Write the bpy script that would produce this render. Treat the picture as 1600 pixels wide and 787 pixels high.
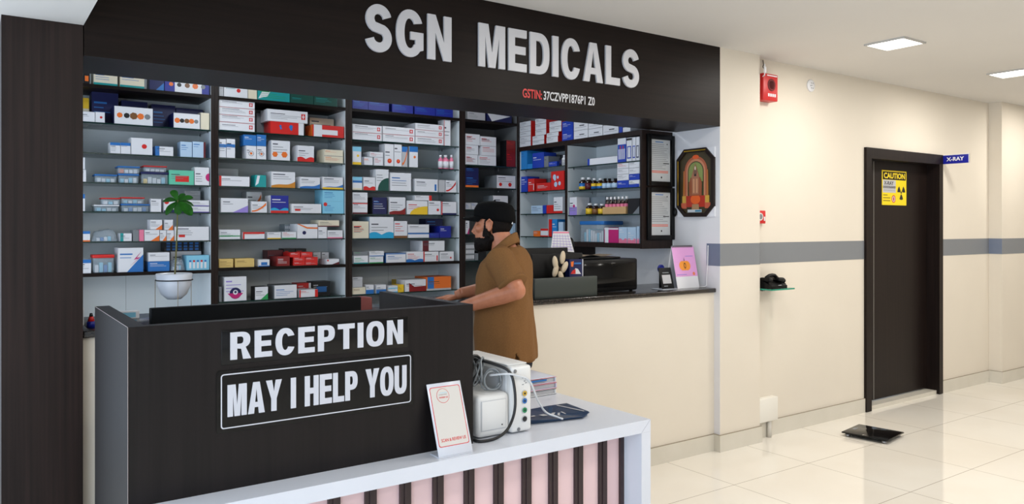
import bpy, bmesh, math, random
from math import pi, sin, cos
from mathutils import Vector, Matrix, geometry
for o in list(bpy.data.objects): bpy.data.objects.remove(o)
SC = bpy.context.scene
COL = SC.collection
# ---------------------------------------------------------------- camera, world, lights, exposure
F_PX, HOR, H_CAM = 1210.0, 354.0, 1.55
TH = math.atan((2530.0-800.0)/F_PX)
cam = bpy.data.cameras.new('camera'); cam.sensor_width = 36; cam.lens = F_PX/1600*36
cam.shift_y = -(393.5-HOR)/1600; cam.clip_start = .05
co = bpy.data.objects.new('camera', cam); COL.objects.link(co); SC.camera = co
co.location = (0, 0, H_CAM); co.rotation_euler = (pi/2, 0, -(pi/2-TH)+0)
FW = Vector((cos(TH), sin(TH), 0)); RT = Vector((sin(TH), -cos(TH), 0))
SC.view_settings.view_transform = 'Standard'; SC.view_settings.look = 'None'
SC.view_settings.exposure = 0.0; SC.view_settings.gamma = 1.0; SC.view_settings.use_curve_mapping = False
wd = bpy.data.worlds.new('world'); SC.world = wd; wd.use_nodes = True
bgn = wd.node_tree.nodes['Background']; bgn.inputs[0].default_value = (.72, .85, 1, 1); bgn.inputs[1].default_value = 1.0
def area(name, loc, rot, sx, sy, power, col):
    l = bpy.data.lights.new(name, 'AREA'); l.shape = 'RECTANGLE'; l.size = sx; l.size_y = sy
    l.energy = power; l.color = col
    o = bpy.data.objects.new(name, l); COL.objects.link(o); o.location = loc; o.rotation_euler = rot
    return o
DAY_W, PANEL_W, SHOP_W = 190, 14.5, 7
area('daylight', (-1.9, 0.9, 1.35), (0, -pi/2, 0), 2.5, 7.5, DAY_W, (.70, .83, 1))
# ---------------------------------------------------------------- colour and material helpers
def lin(c):
    return tuple(((v/255)/12.92 if v/255 <= .04045 else ((v/255+.055)/1.055)**2.4) for v in c)
_M = {}
def mat(name, rgb, rough=.5, metal=0, spec=.5, emit=None, alpha=None, coat=0):
    if name in _M: return _M[name]
    m = bpy.data.materials.new(name); m.use_nodes = True
    b = m.node_tree.nodes['Principled BSDF']
    b.inputs['Base Color'].default_value = (*lin(rgb), 1); b.inputs['Roughness'].default_value = rough
    b.inputs['Metallic'].default_value = metal; b.inputs['Specular IOR Level'].default_value = spec
    if coat: b.inputs['Coat Weight'].default_value = coat; b.inputs['Coat Roughness'].default_value = .08
    if emit:
        b.inputs['Emission Color'].default_value = (*lin(emit[0]), 1); b.inputs['Emission Strength'].default_value = emit[1]
    _M[name] = m; return m
def noisy(name, c1, c2, scale=(4, 4, 4), rough=.5, spec=.5, detail=4, bump=0, coat=0, lo=.3, hi=.7):
    if name in _M: return _M[name]
    m = mat(name, c1, rough, 0, spec, coat=coat); nt = m.node_tree; N = nt.nodes.new; L = nt.links.new
    b = nt.nodes['Principled BSDF']
    tc = N('ShaderNodeTexCoord'); mp = N('ShaderNodeMapping'); mp.inputs['Scale'].default_value = scale
    nz = N('ShaderNodeTexNoise'); nz.inputs['Scale'].default_value = 1; nz.inputs['Detail'].default_value = detail
    cr = N('ShaderNodeValToRGB'); cr.color_ramp.elements[0].position = lo; cr.color_ramp.elements[1].position = hi
    cr.color_ramp.elements[0].color = (*lin(c1), 1); cr.color_ramp.elements[1].color = (*lin(c2), 1)
    L(tc.outputs['Object'], mp.inputs[0]); L(mp.outputs[0], nz.inputs['Vector']); L(nz.outputs[0], cr.inputs[0]); L(cr.outputs[0], b.inputs['Base Color'])
    if bump:
        bp = N('ShaderNodeBump'); bp.inputs['Strength'].default_value = bump; bp.inputs['Distance'].default_value = .002
        L(nz.outputs[0], bp.inputs['Height']); L(bp.outputs[0], b.inputs['Normal'])
    return m
def glassy(name, tint, gloss=.12, rough=.03):
    if name in _M: return _M[name]
    m = bpy.data.materials.new(name); m.use_nodes = True; nt = m.node_tree; nt.nodes.clear(); N = nt.nodes.new; L = nt.links.new
    o = N('ShaderNodeOutputMaterial'); mx = N('ShaderNodeMixShader'); t = N('ShaderNodeBsdfTransparent'); g = N('ShaderNodeBsdfGlossy'); fr = N('ShaderNodeFresnel')
    t.inputs[0].default_value = (*lin(tint), 1); g.inputs['Roughness'].default_value = rough; fr.inputs[0].default_value = 1.35
    L(fr.outputs[0], mx.inputs[0]); L(t.outputs[0], mx.inputs[1]); L(g.outputs[0], mx.inputs[2]); L(mx.outputs[0], o.inputs[0])
    _M[name] = m; return m
def plastic_clear(name, tint, op=.25):
    if name in _M: return _M[name]
    m = bpy.data.materials.new(name); m.use_nodes = True; nt = m.node_tree; N = nt.nodes.new; L = nt.links.new
    b = nt.nodes['Principled BSDF']; b.inputs['Base Color'].default_value = (*lin(tint), 1); b.inputs['Roughness'].default_value = .2
    t = N('ShaderNodeBsdfTransparent'); mx = N('ShaderNodeMixShader'); mx.inputs[0].default_value = op
    L(t.outputs[0], mx.inputs[1]); L(b.outputs[0], mx.inputs[2]); L(mx.outputs[0], nt.nodes['Material Output'].inputs[0])
    _M[name] = m; return m
wenge = noisy('dark_wenge_laminate', (27, 18, 15), (42, 30, 26), (60, 60, 1.2), .42, .24)
wengeh = noisy('dark_wenge_laminate_cross_grain', (20, 14, 12), (30, 22, 19), (1.2, 60, 60), .42, .15)
wengev = noisy('dark_wenge_desk', (19, 16, 16), (27, 23, 23), (70, 70, 1.5), .36, .22)
door_wood = noisy('dark_door_laminate', (22, 15, 13), (33, 24, 21), (60, 60, 1.2), .42, .18)
cream = noisy('cream_wall_paint', (219, 210, 195), (223, 214, 199), (1.5, 1.5, 1.5), .6, .3)
white_paint = noisy('white_wall_paint', (222, 221, 224), (228, 227, 229), (2, 2, 2), .6, .3)
ceil_paint = noisy('ceiling_paint', (214, 211, 207), (218, 215, 211), (1, 1, 1), .7, .2)
base_tile = noisy('skirting_tile', (206, 200, 186), (212, 206, 193), (5, 5, 5), .25, .5)
strip_grey = mat('grey_wall_stripe', (122, 125, 129), .5)
strip_daylit = mat('grey_wall_stripe_daylit', (112, 122, 142), .5)  # same grey stripe, cool daylight on side faces put into its colour
melamine = noisy('white_melamine', (220, 227, 229), (225, 231, 233), (3, 3, 3), .4, .4)
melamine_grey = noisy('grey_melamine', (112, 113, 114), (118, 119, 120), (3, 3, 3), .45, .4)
granite = noisy('dark_granite', (20, 18, 17), (62, 52, 44), (90, 90, 90), .18, .5, 2, lo=.45, hi=.75)
lam_white = noisy('white_counter_laminate', (208, 212, 221), (213, 217, 226), (2, 2, 2), .22, .5)
glass = glassy('shelf_glass', (214, 232, 228))
glass_edge = mat('glass_green_edge', (16, 44, 40), .15)
chrome = mat('chrome', (215, 215, 218), .22, 1)
steel = mat('brushed_steel', (150, 150, 152), .35, 1)
black_pl = mat('black_plastic', (10, 10, 11), .4, 0, .22)
black_gl = mat('black_gloss', (7, 7, 8), .1, 0, .3)
white_pl = mat('white_plastic', (226, 226, 228), .35)
letter_w = mat('white_letter_face', (202, 202, 206), .4)
# floor: polished cream tiles with fine joints
fl = mat('polished_floor_tile', (226, 219, 206), .05, 0, .7); nt = fl.node_tree
def _n(t): return nt.nodes.new(t)
tc = _n('ShaderNodeTexCoord'); sx = _n('ShaderNodeSeparateXYZ'); nt.links.new(tc.outputs['Object'], sx.inputs[0])
def joint(out, off, per, wid):
    a = _n('ShaderNodeMath'); a.operation = 'SUBTRACT'; a.inputs[1].default_value = off-20*per+wid/2; nt.links.new(out, a.inputs[0])
    b = _n('ShaderNodeMath'); b.operation = 'MODULO'; b.inputs[1].default_value = per; nt.links.new(a.outputs[0], b.inputs[0])
    c = _n('ShaderNodeMath'); c.operation = 'LESS_THAN'; c.inputs[1].default_value = wid; nt.links.new(b.outputs[0], c.inputs[0]); return c
jx = joint(sx.outputs[0], 3.755, .745, .004); jy = joint(sx.outputs[1], 3.043, .673, .004)
mxm = _n('ShaderNodeMath'); mxm.operation = 'MAXIMUM'; nt.links.new(jx.outputs[0], mxm.inputs[0]); nt.links.new(jy.outputs[0], mxm.inputs[1])
nz = _n('ShaderNodeTexNoise'); nz.inputs['Scale'].default_value = 1.3; nz.inputs['Detail'].default_value = 5
cr = _n('ShaderNodeValToRGB'); cr.color_ramp.elements[0].color = (*lin((228, 221, 209)), 1); cr.color_ramp.elements[1].color = (*lin((234, 229, 219)), 1)
cr.color_ramp.elements[0].position = .35; cr.color_ramp.elements[1].position = .65
nt.links.new(tc.outputs['Object'], nz.inputs['Vector']); nt.links.new(nz.outputs[0], cr.inputs[0])
mc = _n('ShaderNodeMix'); mc.data_type = 'RGBA'; mc.inputs[7].default_value = (*lin((150, 140, 125)), 1)
nt.links.new(mxm.outputs[0], mc.inputs[0]); nt.links.new(cr.outputs[0], mc.inputs[6]); nt.links.new(mc.outputs[2], nt.nodes['Principled BSDF'].inputs['Base Color'])
PAL = dict(ln=(132, 134, 140), dk=(70, 72, 82), w=(222, 222, 226), gw=(182, 182, 185), gy=(120, 124, 128), c=(222, 212, 188), k=(22, 22, 25), n=(16, 24, 78), b=(38, 108, 178), B=(22, 36, 138), b2=(28, 62, 170), sb=(40, 130, 200),
           p=(176, 200, 222), lb=(130, 196, 222), t=(18, 148, 148), dg=(10, 72, 62), g=(40, 150, 80), g1=(96, 190, 160), r=(205, 34, 30), dr=(130, 20, 22), m=(92, 20, 32), o=(228, 112, 40), a=(196, 128, 36),
           y=(232, 190, 40), tn=(214, 182, 110), br=(120, 78, 40), pk=(226, 120, 150), mg=(190, 30, 110), l=(150, 130, 205), pu=(80, 60, 150), cy=(30, 160, 205), pt=(150, 160, 168))
def pm(k): return mat('print_'+k, PAL[k], .42)
# ---------------------------------------------------------------- mesh builder: one MB = one mesh object
class MB:
    def __init__(s): s.v = []; s.f = []; s.mi = []; s.ms = []; s.sm = []
    def m(s, mt):
        if mt not in s.ms: s.ms.append(mt)
        return s.ms.index(mt)
    def add(s, vs, fs, mt, smooth=False):
        k = len(s.v); s.v += [tuple(v) for v in vs]; i = s.m(mt)
        for f in fs: s.f.append(tuple(k+j for j in f)); s.mi.append(i); s.sm.append(smooth)
    def box(s, x0, x1, y0, y1, z0, z1, mt, front=None):
        vs = [(x0, y0, z0), (x1, y0, z0), (x1, y1, z0), (x0, y1, z0), (x0, y0, z1), (x1, y0, z1), (x1, y1, z1), (x0, y1, z1)]
        s.add(vs, [(3, 2, 1, 0), (4, 5, 6, 7), (1, 2, 6, 5), (2, 3, 7, 6), (3, 0, 4, 7)], mt)
        k = len(s.v)-8; s.f.append((k, k+1, k+5, k+4)); s.mi.append(s.m(front or mt)); s.sm.append(False); return s
    def bbox(s, x0, x1, y0, y1, z0, z1, mt, r=.004, seg=2):
        bm = bmesh.new(); bmesh.ops.create_cube(bm, size=1)
        for v in bm.verts: v.co = ((x0+x1)/2+v.co.x*(x1-x0), (y0+y1)/2+v.co.y*(y1-y0), (z0+z1)/2+v.co.z*(z1-z0))
        bmesh.ops.bevel(bm, geom=bm.edges[:], offset=r, segments=seg, affect='EDGES', profile=.5)
        bm.verts.index_update(); s.add([v.co[:] for v in bm.verts], [[v.index for v in f.verts] for f in bm.faces], mt, True); bm.free(); return s
    def prism(s, pts, axis, a0, a1, mt, cap=None):     # 2-D outline pushed along an axis ('y': pts are (x,z); 'z': (x,y); 'x': (y,z))
        n = len(pts)
        def p(q, a): return {'y': (q[0], a, q[1]), 'z': (q[0], q[1], a), 'x': (a, q[0], q[1])}[axis]
        vs = [p(q, a0) for q in pts]+[p(q, a1) for q in pts]
        s.add(vs, [(i, (i+1) % n, n+(i+1) % n, n+i) for i in range(n)], mt)
        s.add(vs[:n], [tuple(range(n))], cap or mt); s.add(vs[n:], [tuple(reversed(range(n)))], cap or mt); return s
    def poly(s, pts, mt): s.add(pts, [tuple(range(len(pts)))], mt); return s
    def tube(s, pts, r, mt, n=8, closed=False):
        pts = [Vector(p) for p in pts]; R = r if isinstance(r, (list, tuple)) else [r]*len(pts)
        rings = []; up = Vector((0, 0, 1)); m_ = len(pts); pu = None
        for i, p in enumerate(pts):
            t = (pts[(i+1) % m_ if closed else min(i+1, m_-1)]-pts[(i-1) % m_ if closed else max(i-1, 0)]).normalized()
            if pu is None: pu = t.cross(up) if abs(t.z) < .9 else t.cross(Vector((1, 0, 0)))
            u = (pu-t*pu.dot(t)).normalized(); pu = u; w = t.cross(u)
            rings.append([p+(u*cos(2*pi*k/n)+w*sin(2*pi*k/n))*R[i] for k in range(n)])
        vs = [v for g in rings for v in g]; fs = []
        for i in range(m_ if closed else m_-1):
            a, b = i*n, ((i+1) % m_)*n
            fs += [(a+k, a+(k+1) % n, b+(k+1) % n, b+k) for k in range(n)]
        if not closed: fs += [tuple(reversed(range(n))), tuple((m_-1)*n+k for k in range(n))]
        s.add(vs, fs, mt, True); return s
    def lathe(s, prof, mt, c=(0, 0, 0), n=24, ax='z', mts=None):   # prof: (radius, height)
        vs = []
        for r, h in prof:
            for k in range(n):
                a = 2*pi*k/n
                q = (r*cos(a), r*sin(a), h)
                if ax == 'y': q = (r*cos(a), h, r*sin(a))
                if ax == 'x': q = (h, r*cos(a), r*sin(a))
                vs.append((c[0]+q[0], c[1]+q[1], c[2]+q[2]))
        for i in range(len(prof)-1):
            k0 = len(s.v)
            s.add(vs[i*n:(i+2)*n], [(k, (k+1) % n, n+(k+1) % n, n+k) for k in range(n)], mts[i] if mts else mt, True)
        if prof[0][0] > 1e-5: s.add(vs[:n], [tuple(reversed(range(n)))], mts[0] if mts else mt)
        if prof[-1][0] > 1e-5: s.add(vs[-n:], [tuple(range(n))], mts[-1] if mts else mt)
        return s
    def ellip(s, c, r, mt, nu=16, nv=10, M=None):
        vs = []; 
        for j in range(nv+1):
            t = pi*j/nv
            for i in range(nu):
                a = 2*pi*i/nu; q = Vector((r[0]*sin(t)*cos(a), r[1]*sin(t)*sin(a), r[2]*cos(t)))
                if M: q = M @ q
                vs.append(Vector(c)+q)
        s.add(vs, [(j*nu+i, (j+1)*nu+i, (j+1)*nu+(i+1) % nu, j*nu+(i+1) % nu) for j in range(nv) for i in range(nu)], mt, True); return s
    def build(s, name, parent=None, loc=None, fix=True):
        me = bpy.data.meshes.new(name); o0 = Vector(loc) if loc else Vector((0, 0, 0))
        me.from_pydata([tuple(Vector(v)-o0) for v in s.v] if loc else s.v, [], s.f)
        for m_ in s.ms: me.materials.append(m_)
        me.polygons.foreach_set('material_index', s.mi); me.polygons.foreach_set('use_smooth', s.sm)
        if fix:
            bm = bmesh.new(); bm.from_mesh(me); bmesh.ops.remove_doubles(bm, verts=bm.verts, dist=1e-6); bmesh.ops.recalc_face_normals(bm, faces=bm.faces); bm.to_mesh(me); bm.free()
        me.update(); o = bpy.data.objects.new(name, me); COL.objects.link(o); o.location = o0
        if parent: o.parent = parent
        return o
def tag(o, label, cat, group=None):
    o['label'] = label; o['category'] = cat
    if group: o['group'] = group
    return o
def thing(name, label, cat, loc=(0, 0, 0), rz=0, group=None):
    o = bpy.data.objects.new(name, None); COL.objects.link(o); o.location = loc; o.rotation_euler = (0, 0, rz); o.empty_display_size = .1
    return tag(o, label, cat, group)
def struct(b, name):
    o = b.build(name); o['kind'] = 'structure'; return o
# ---------------------------------------------------------------- lettering
def sup(cx, cy, rx, ry, a0, a1, n=24, e=2.5):
    out = []
    for i in range(n+1):
        a = a0+(a1-a0)*i/n; c_, s_ = cos(a), sin(a)
        out.append((cx+rx*math.copysign(abs(c_)**(2/e), c_), cy+ry*math.copysign(abs(s_)**(2/e), s_)))
    return out
def glyph(ch, s=.23, v=.18):
    W = dict(I=s, M=.92, N=.74, E=.66, L=.62, T=.72, H=.74, A=.82, Y=.8, D=.74, P=.7, R=.76, O=.8, U=.74, C=.76, G=.8, S=.74)
    w = W[ch]
    if ch == 'I': return w, [[(0, 0), (s, 0), (s, 1), (0, 1)]]
    if ch == 'N': return w, [[(0, 0), (0, 1), (s*1.02, 1), (w-s, .4), (w-s, 1), (w, 1), (w, 0), (w-s*1.02, 0), (s, .6), (s, 0)]]
    if ch == 'M': return w, [[(0, 0), (0, 1), (s*1.42, 1), (w/2, .34), (w-1.42*s, 1), (w, 1), (w, 0), (w-s*.95, 0), (w-s*.95, .7), (w/2+.5*s, 0), (w/2-.5*s, 0), (s*.95, .7), (s*.95, 0)]]
    if ch == 'E': return w, [[(0, 0), (0, 1), (w, 1), (w, 1-v), (s, 1-v), (s, .5+v*.52), (w*.94, .5+v*.52), (w*.94, .5-v*.48), (s, .5-v*.48), (s, v), (w, v), (w, 0)]]
    if ch == 'L': return w, [[(0, 0), (0, 1), (s, 1), (s, v), (w, v), (w, 0)]]
    if ch == 'T': return w, [[(0, 1), (w, 1), (w, 1-v), (w/2+s/2, 1-v), (w/2+s/2, 0), (w/2-s/2, 0), (w/2-s/2, 1-v), (0, 1-v)]]
    if ch == 'H': return w, [[(0, 0), (0, 1), (s, 1), (s, .5+v/2), (w-s, .5+v/2), (w-s, 1), (w, 1), (w, 0), (w-s, 0), (w-s, .5-v/2), (s, .5-v/2), (s, 0)]]
    if ch == 'A':
        q = 1.08*s; xr = lambda y: (w-q)+(w/2-(w-q))*y/.8; xl = lambda y: w-xr(y)
        return w, [[(0, 0), (w/2-.6*s, 1), (w/2+.6*s, 1), (w, 0), (w-q, 0), (xr(.2), .2), (xl(.2), .2), (q, 0)], [(xl(.36), .36), (xr(.36), .36), (w/2, .8)]]
    if ch == 'Y': return w, [[(0, 1), (1.15*s, 1), (w/2, .63), (w-1.15*s, 1), (w, 1), (w/2+s/2, .4), (w/2+s/2, 0), (w/2-s/2, 0), (w/2-s/2, .4)]]
    if ch == 'D': return w, [[(0, 0), (0, 1)]+sup(w*.42, .5, w*.58, .5, pi/2, -pi/2), [(s, v), (s, 1-v)]+sup(w*.42, .5, w*.58-s, .5-v, pi/2, -pi/2)]
    if ch == 'P': return w, [[(0, 0), (0, 1)]+sup(w*.5, .68, w*.5, .32, pi/2, -pi/2, 16)+[(s, .36), (s, 0)], [(s, .54), (s, .82)]+sup(w*.5, .68, w*.5-s, .14, pi/2, -pi/2, 12)]
    if ch == 'R': return w, [[(0, 0), (0, 1)]+sup(w*.5, .71, w*.46, .29, pi/2, -pi*.36, 16)+[(w*.78, .36), (w, 0), (w-1.18*s, 0), (w*.52, .38), (s, .4), (s, 0)], [(s, .57), (s, .83)]+sup(w*.48, .70, w*.48-s, .13, pi/2, -pi/2, 12)]
    if ch == 'O': return w, [sup(w/2, .5, w/2, .515, 0, 2*pi, 47)[:-1], sup(w/2, .5, w/2-s, .515-v, 0, 2*pi, 47)[:-1]]
    if ch == 'U': return w, [[(0, 1), (s, 1)]+sup(w/2, .36, w/2-s, .36-v, pi, 2*pi, 18)+[(w-s, 1), (w, 1)]+list(reversed(sup(w/2, .36, w/2, .375, pi, 2*pi, 24)))]
    if ch == 'C':
        o = sup(w/2, .5, w/2, .515, pi*.13, 2*pi-pi*.13, 40, 2.2); i = sup(w/2, .5, w/2-s, .515-v, pi*.20, 2*pi-pi*.20, 34, 2.2)
        return w, [o+i[::-1]]
    if ch == 'G':
        o = sup(w/2, .5, w/2, .515, pi*.15, 2*pi-pi*.24, 36, 2.2); i = sup(w/2, .5, w/2-s, .515-v, pi*.22, 2*pi-pi*.24, 32, 2.2)
        ex, ey = i[-1]
        return w, [o+[(w, .16), (w, .54), (w*.52, .54), (w*.52, .54-v*.9), (w-s, .54-v*.9), (w-s, max(ey, .22))]+i[::-1]]
    if ch == 'S':
        t = v*.98; c = []; ru = (1-t)/4+.003; rx = w/2-s*.5
        top = [(w/2+rx*.96*cos(a), 1-t/2-ru+ru*sin(a)) for a in [pi*.06+(pi*1.26)*k/18 for k in range(19)]]
        bot = [(w/2+rx*cos(a), t/2+ru+ru*sin(a)) for a in [pi*.32-(pi*1.27)*k/18 for k in range(19)]]
        c = top+bot; L_, R_ = [], []
        for k, p in enumerate(c):
            q0, q1 = c[max(k-1, 0)], c[min(k+1, len(c)-1)]; dx, dy = q1[0]-q0[0], q1[1]-q0[1]; d = math.hypot(dx, dy); nx, ny = -dy/d, dx/d
            L_.append((p[0]+nx*s*.5, p[1]+ny*t*.55)); R_.append((p[0]-nx*s*.5, p[1]-ny*t*.55))
        return w, [L_+R_[::-1]]
def letter_mesh(b, ct, ox, oz, sx_, sz_, y0, y1, mt, side=None):
    """flat-faced cut-out letter standing on a plane y=y1, its face at y0"""
    def area2(p): return sum(p[i][0]*p[(i+1) % len(p)][1]-p[(i+1) % len(p)][0]*p[i][1] for i in range(len(p)))
    loops = []
    for n, c in enumerate(ct):
        c = [(ox+x*sx_, oz+z*sz_) for x, z in c]
        if (area2(c) > 0) != (n == 0): c = c[::-1]
        loops.append(c)
    tri = geometry.tessellate_polygon([[Vector((x, z, 0)) for x, z in c] for c in loops])
    flat = [p for c in loops for p in c]
    b.add([(x, y0, z) for x, z in flat], [tuple(t) for t in tri], mt)
    for c in loops:
        n = len(c); vs = [(x, y0, z) for x, z in c]+[(x, y1, z) for x, z in c]
        b.add(vs, [(i, (i+1) % n, n+(i+1) % n, n+i) for i in range(n)], side or mt)
def layout(txt, x0, x1, gap=.1, space=.45, s=.23, v=.18):
    pos = []; x = 0
    for ch in txt:
        if ch == ' ': x += space; continue
        w, ct = glyph(ch, s, v); pos.append((ch, x, ct)); x += w+gap
    x -= gap; k = (x1-x0)/x
    return [(ch, x0+p*k, ct) for ch, p, ct in pos], k
def text_mesh(txt, x0, x1, z0, z1, y, mt, name, parent=None, bold=.0, M=None, thick=0):
    """writing in the plain built-in lettering, fitted to a rectangle in the x-z plane facing -y"""
    cu = bpy.data.curves.new('lettering', 'FONT'); cu.body = txt; cu.offset = bold; cu.resolution_u = 3; cu.fill_mode = 'FRONT'
    to = bpy.data.objects.new('lettering', cu); COL.objects.link(to)
    dg = bpy.context.evaluated_depsgraph_get(); me = bpy.data.meshes.new_from_object(to.evaluated_get(dg)); bpy.data.objects.remove(to)
    xs = [v.co.x for v in me.vertices]; ys = [v.co.y for v in me.vertices]
    a0, a1, b0, b1 = min(xs), max(xs), min(ys), max(ys)
    for v_ in me.vertices:
        q = Vector((x0+(v_.co.x-a0)/(a1-a0)*(x1-x0), y, z0+(v_.co.y-b0)/(b1-b0)*(z1-z0)))
        v_.co = M @ q if M else q
    me.materials.clear(); me.materials.append(mt); me.name = name
    o = bpy.data.objects.new(name, me); COL.objects.link(o)
    if parent: o.parent = parent
    return o
# ---------------------------------------------------------------- setting
ZC = 2.785
XP, YF, YC, YR = 4.229, 3.548, 3.60, 3.62
def B(*a, mt): b = MB(); b.box(*a, mt); return b
struct(B(-2.2, 11, -4.2, 6.0, -.1, 0, mt=fl), 'floor')
struct(B(-2.2, 11, -4.2, 6.0, ZC, ZC+.1, mt=ceil_paint), 'ceiling')
struct(B(-2.2, 11, -4.3, -4.2, 0, ZC, mt=white_paint), 'wall_front')
struct(B(11, 11.1, -4.2, 6.0, 0, ZC, mt=cream), 'wall_east')
struct(B(-.6, XP, 5.86, 5.98, 0, ZC, mt=white_paint), 'wall_back')
b = MB(); b.box(XP+.002, 4.66, YF, 5.98, 0, ZC, cream); b.box(XP, XP+.002, YF+.001, 5.98, 0, ZC, white_paint); struct(b, 'wall_pillar')
b = MB(); b.box(4.66, 6.124, YR, 3.82, 0, ZC, cream); b.box(7.404, 8.36, YR, 3.82, 0, ZC, cream); b.box(6.124, 7.404, YR, 3.82, 2.216, ZC, cream); struct(b, 'wall_right')
struct(B(8.36, 11, 3.50, 3.82, 0, ZC, mt=cream), 'wall_far_pillar')
struct(B(.374, XP, YC, YC+.12, 0, 1.095, mt=cream), 'wall_counter')
b = MB(); b.box(-2.2, .374, -4.2, 3.92, 2.362, ZC, ceil_paint); struct(b, 'trim_beam')
b = MB(); b.box(.097, .372, YF, 3.92, 0, 2.362, wenge); struct(b, 'wall_column')
b = MB(); b.box(.376, XP, YF, 3.955, 2.24, ZC, wengeh); struct(b, 'trim_fascia')
def bb(n, *a):
    b = MB(); b.box(*a, 0, .114, base_tile); b.box(*a, .114, .117, mat('skirting_joint', (150, 140, 122), .6)); struct(b, n)
bb('baseboard_counter', .43, XP-.013, YC-.012, YC)
bb('baseboard_pillar_side', XP-.013, XP, YF-.012, YC)
bb('baseboard_pillar', XP, 4.672, YF-.012, YF)
bb('baseboard_right', 4.672, 6.124, YR-.012, YR)
bb('baseboard_door_side', 7.404, 8.347, YR-.012, YR)
bb('baseboard_far_pillar_side', 8.347, 8.36, 3.488, YR)
bb('baseboard_far_pillar', 8.36, 11, 3.488, 3.50)
Z0, Z1 = 1.279, 1.433
for n, a in enumerate([(XP, 4.661, YF-.0015, YF), (4.661, 6.124, YR-.0015, YR), (7.404, 8.358, YR-.0015, YR), (8.36, 11, 3.4985, 3.50)]):
    struct(B(*a, Z0, Z1, mt=strip_grey), 'trim_%d' % (n+1))
struct(B(XP-.0015, XP, YF-.0015, 3.665, Z0, Z1, mt=strip_daylit), 'trim_5')
struct(B(8.3585, 8.36, 3.4985, YR, Z0, Z1, mt=strip_daylit), 'trim_6')
struct(B(4.66, 4.6615, YF-.0015, YR, Z0, Z1, mt=strip_grey), 'trim_7')
# ceiling lights
diff = mat('lit_diffuser', (255, 255, 255), .5, emit=((255, 252, 246), 9)); lframe = mat('light_frame', (190, 188, 184), .5)
def ceiling_light(x, y, lab, w=.25, power=PANEL_W, col=(1, .965, .91), z=ZC):
    t = thing('ceiling_light', lab, 'ceiling light', (x, y, z), 0, 'recessed ceiling lights'); h = w/2
    b = MB()
    for a in [(-h-.014, -h, -h-.014, h+.014), (h, h+.014, -h-.014, h+.014), (-h, h, -h-.014, -h), (-h, h, h, h+.014)]: b.box(*a, -.012, 0, lframe)
    b.build('frame', t); MB().box(-h, h, -h, h, -.006, 0, diff).build('diffuser', t)
    l = area('ceiling_lamp', (0, 0, -.02), (0, 0, 0), w, w, power, col); l.parent = t
ceiling_light(5.10, 2.795, 'lit square ceiling light panel nearest the shop sign')
ceiling_light(6.86, 2.79, 'lit square ceiling light panel at the edge beyond the door')
for x, y in [(3.33, 2.25), (8.6, 2.79), (3.33, .6), (5.1, .6), (6.86, .6), (1.5, .3), (8.6, .6), (3.3, -1.6), (5.1, -1.6), (6.9, -1.6), (1.5, -1.6)]:
    ceiling_light(x, y, 'lit square ceiling light panel out over the lobby floor')
for x, y in [(1.4, 4.75), (2.9, 4.75)]:
    ceiling_light(x, y, 'lit square ceiling light panel inside the pharmacy', power=SHOP_W, col=(.85, .93, 1))
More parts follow.
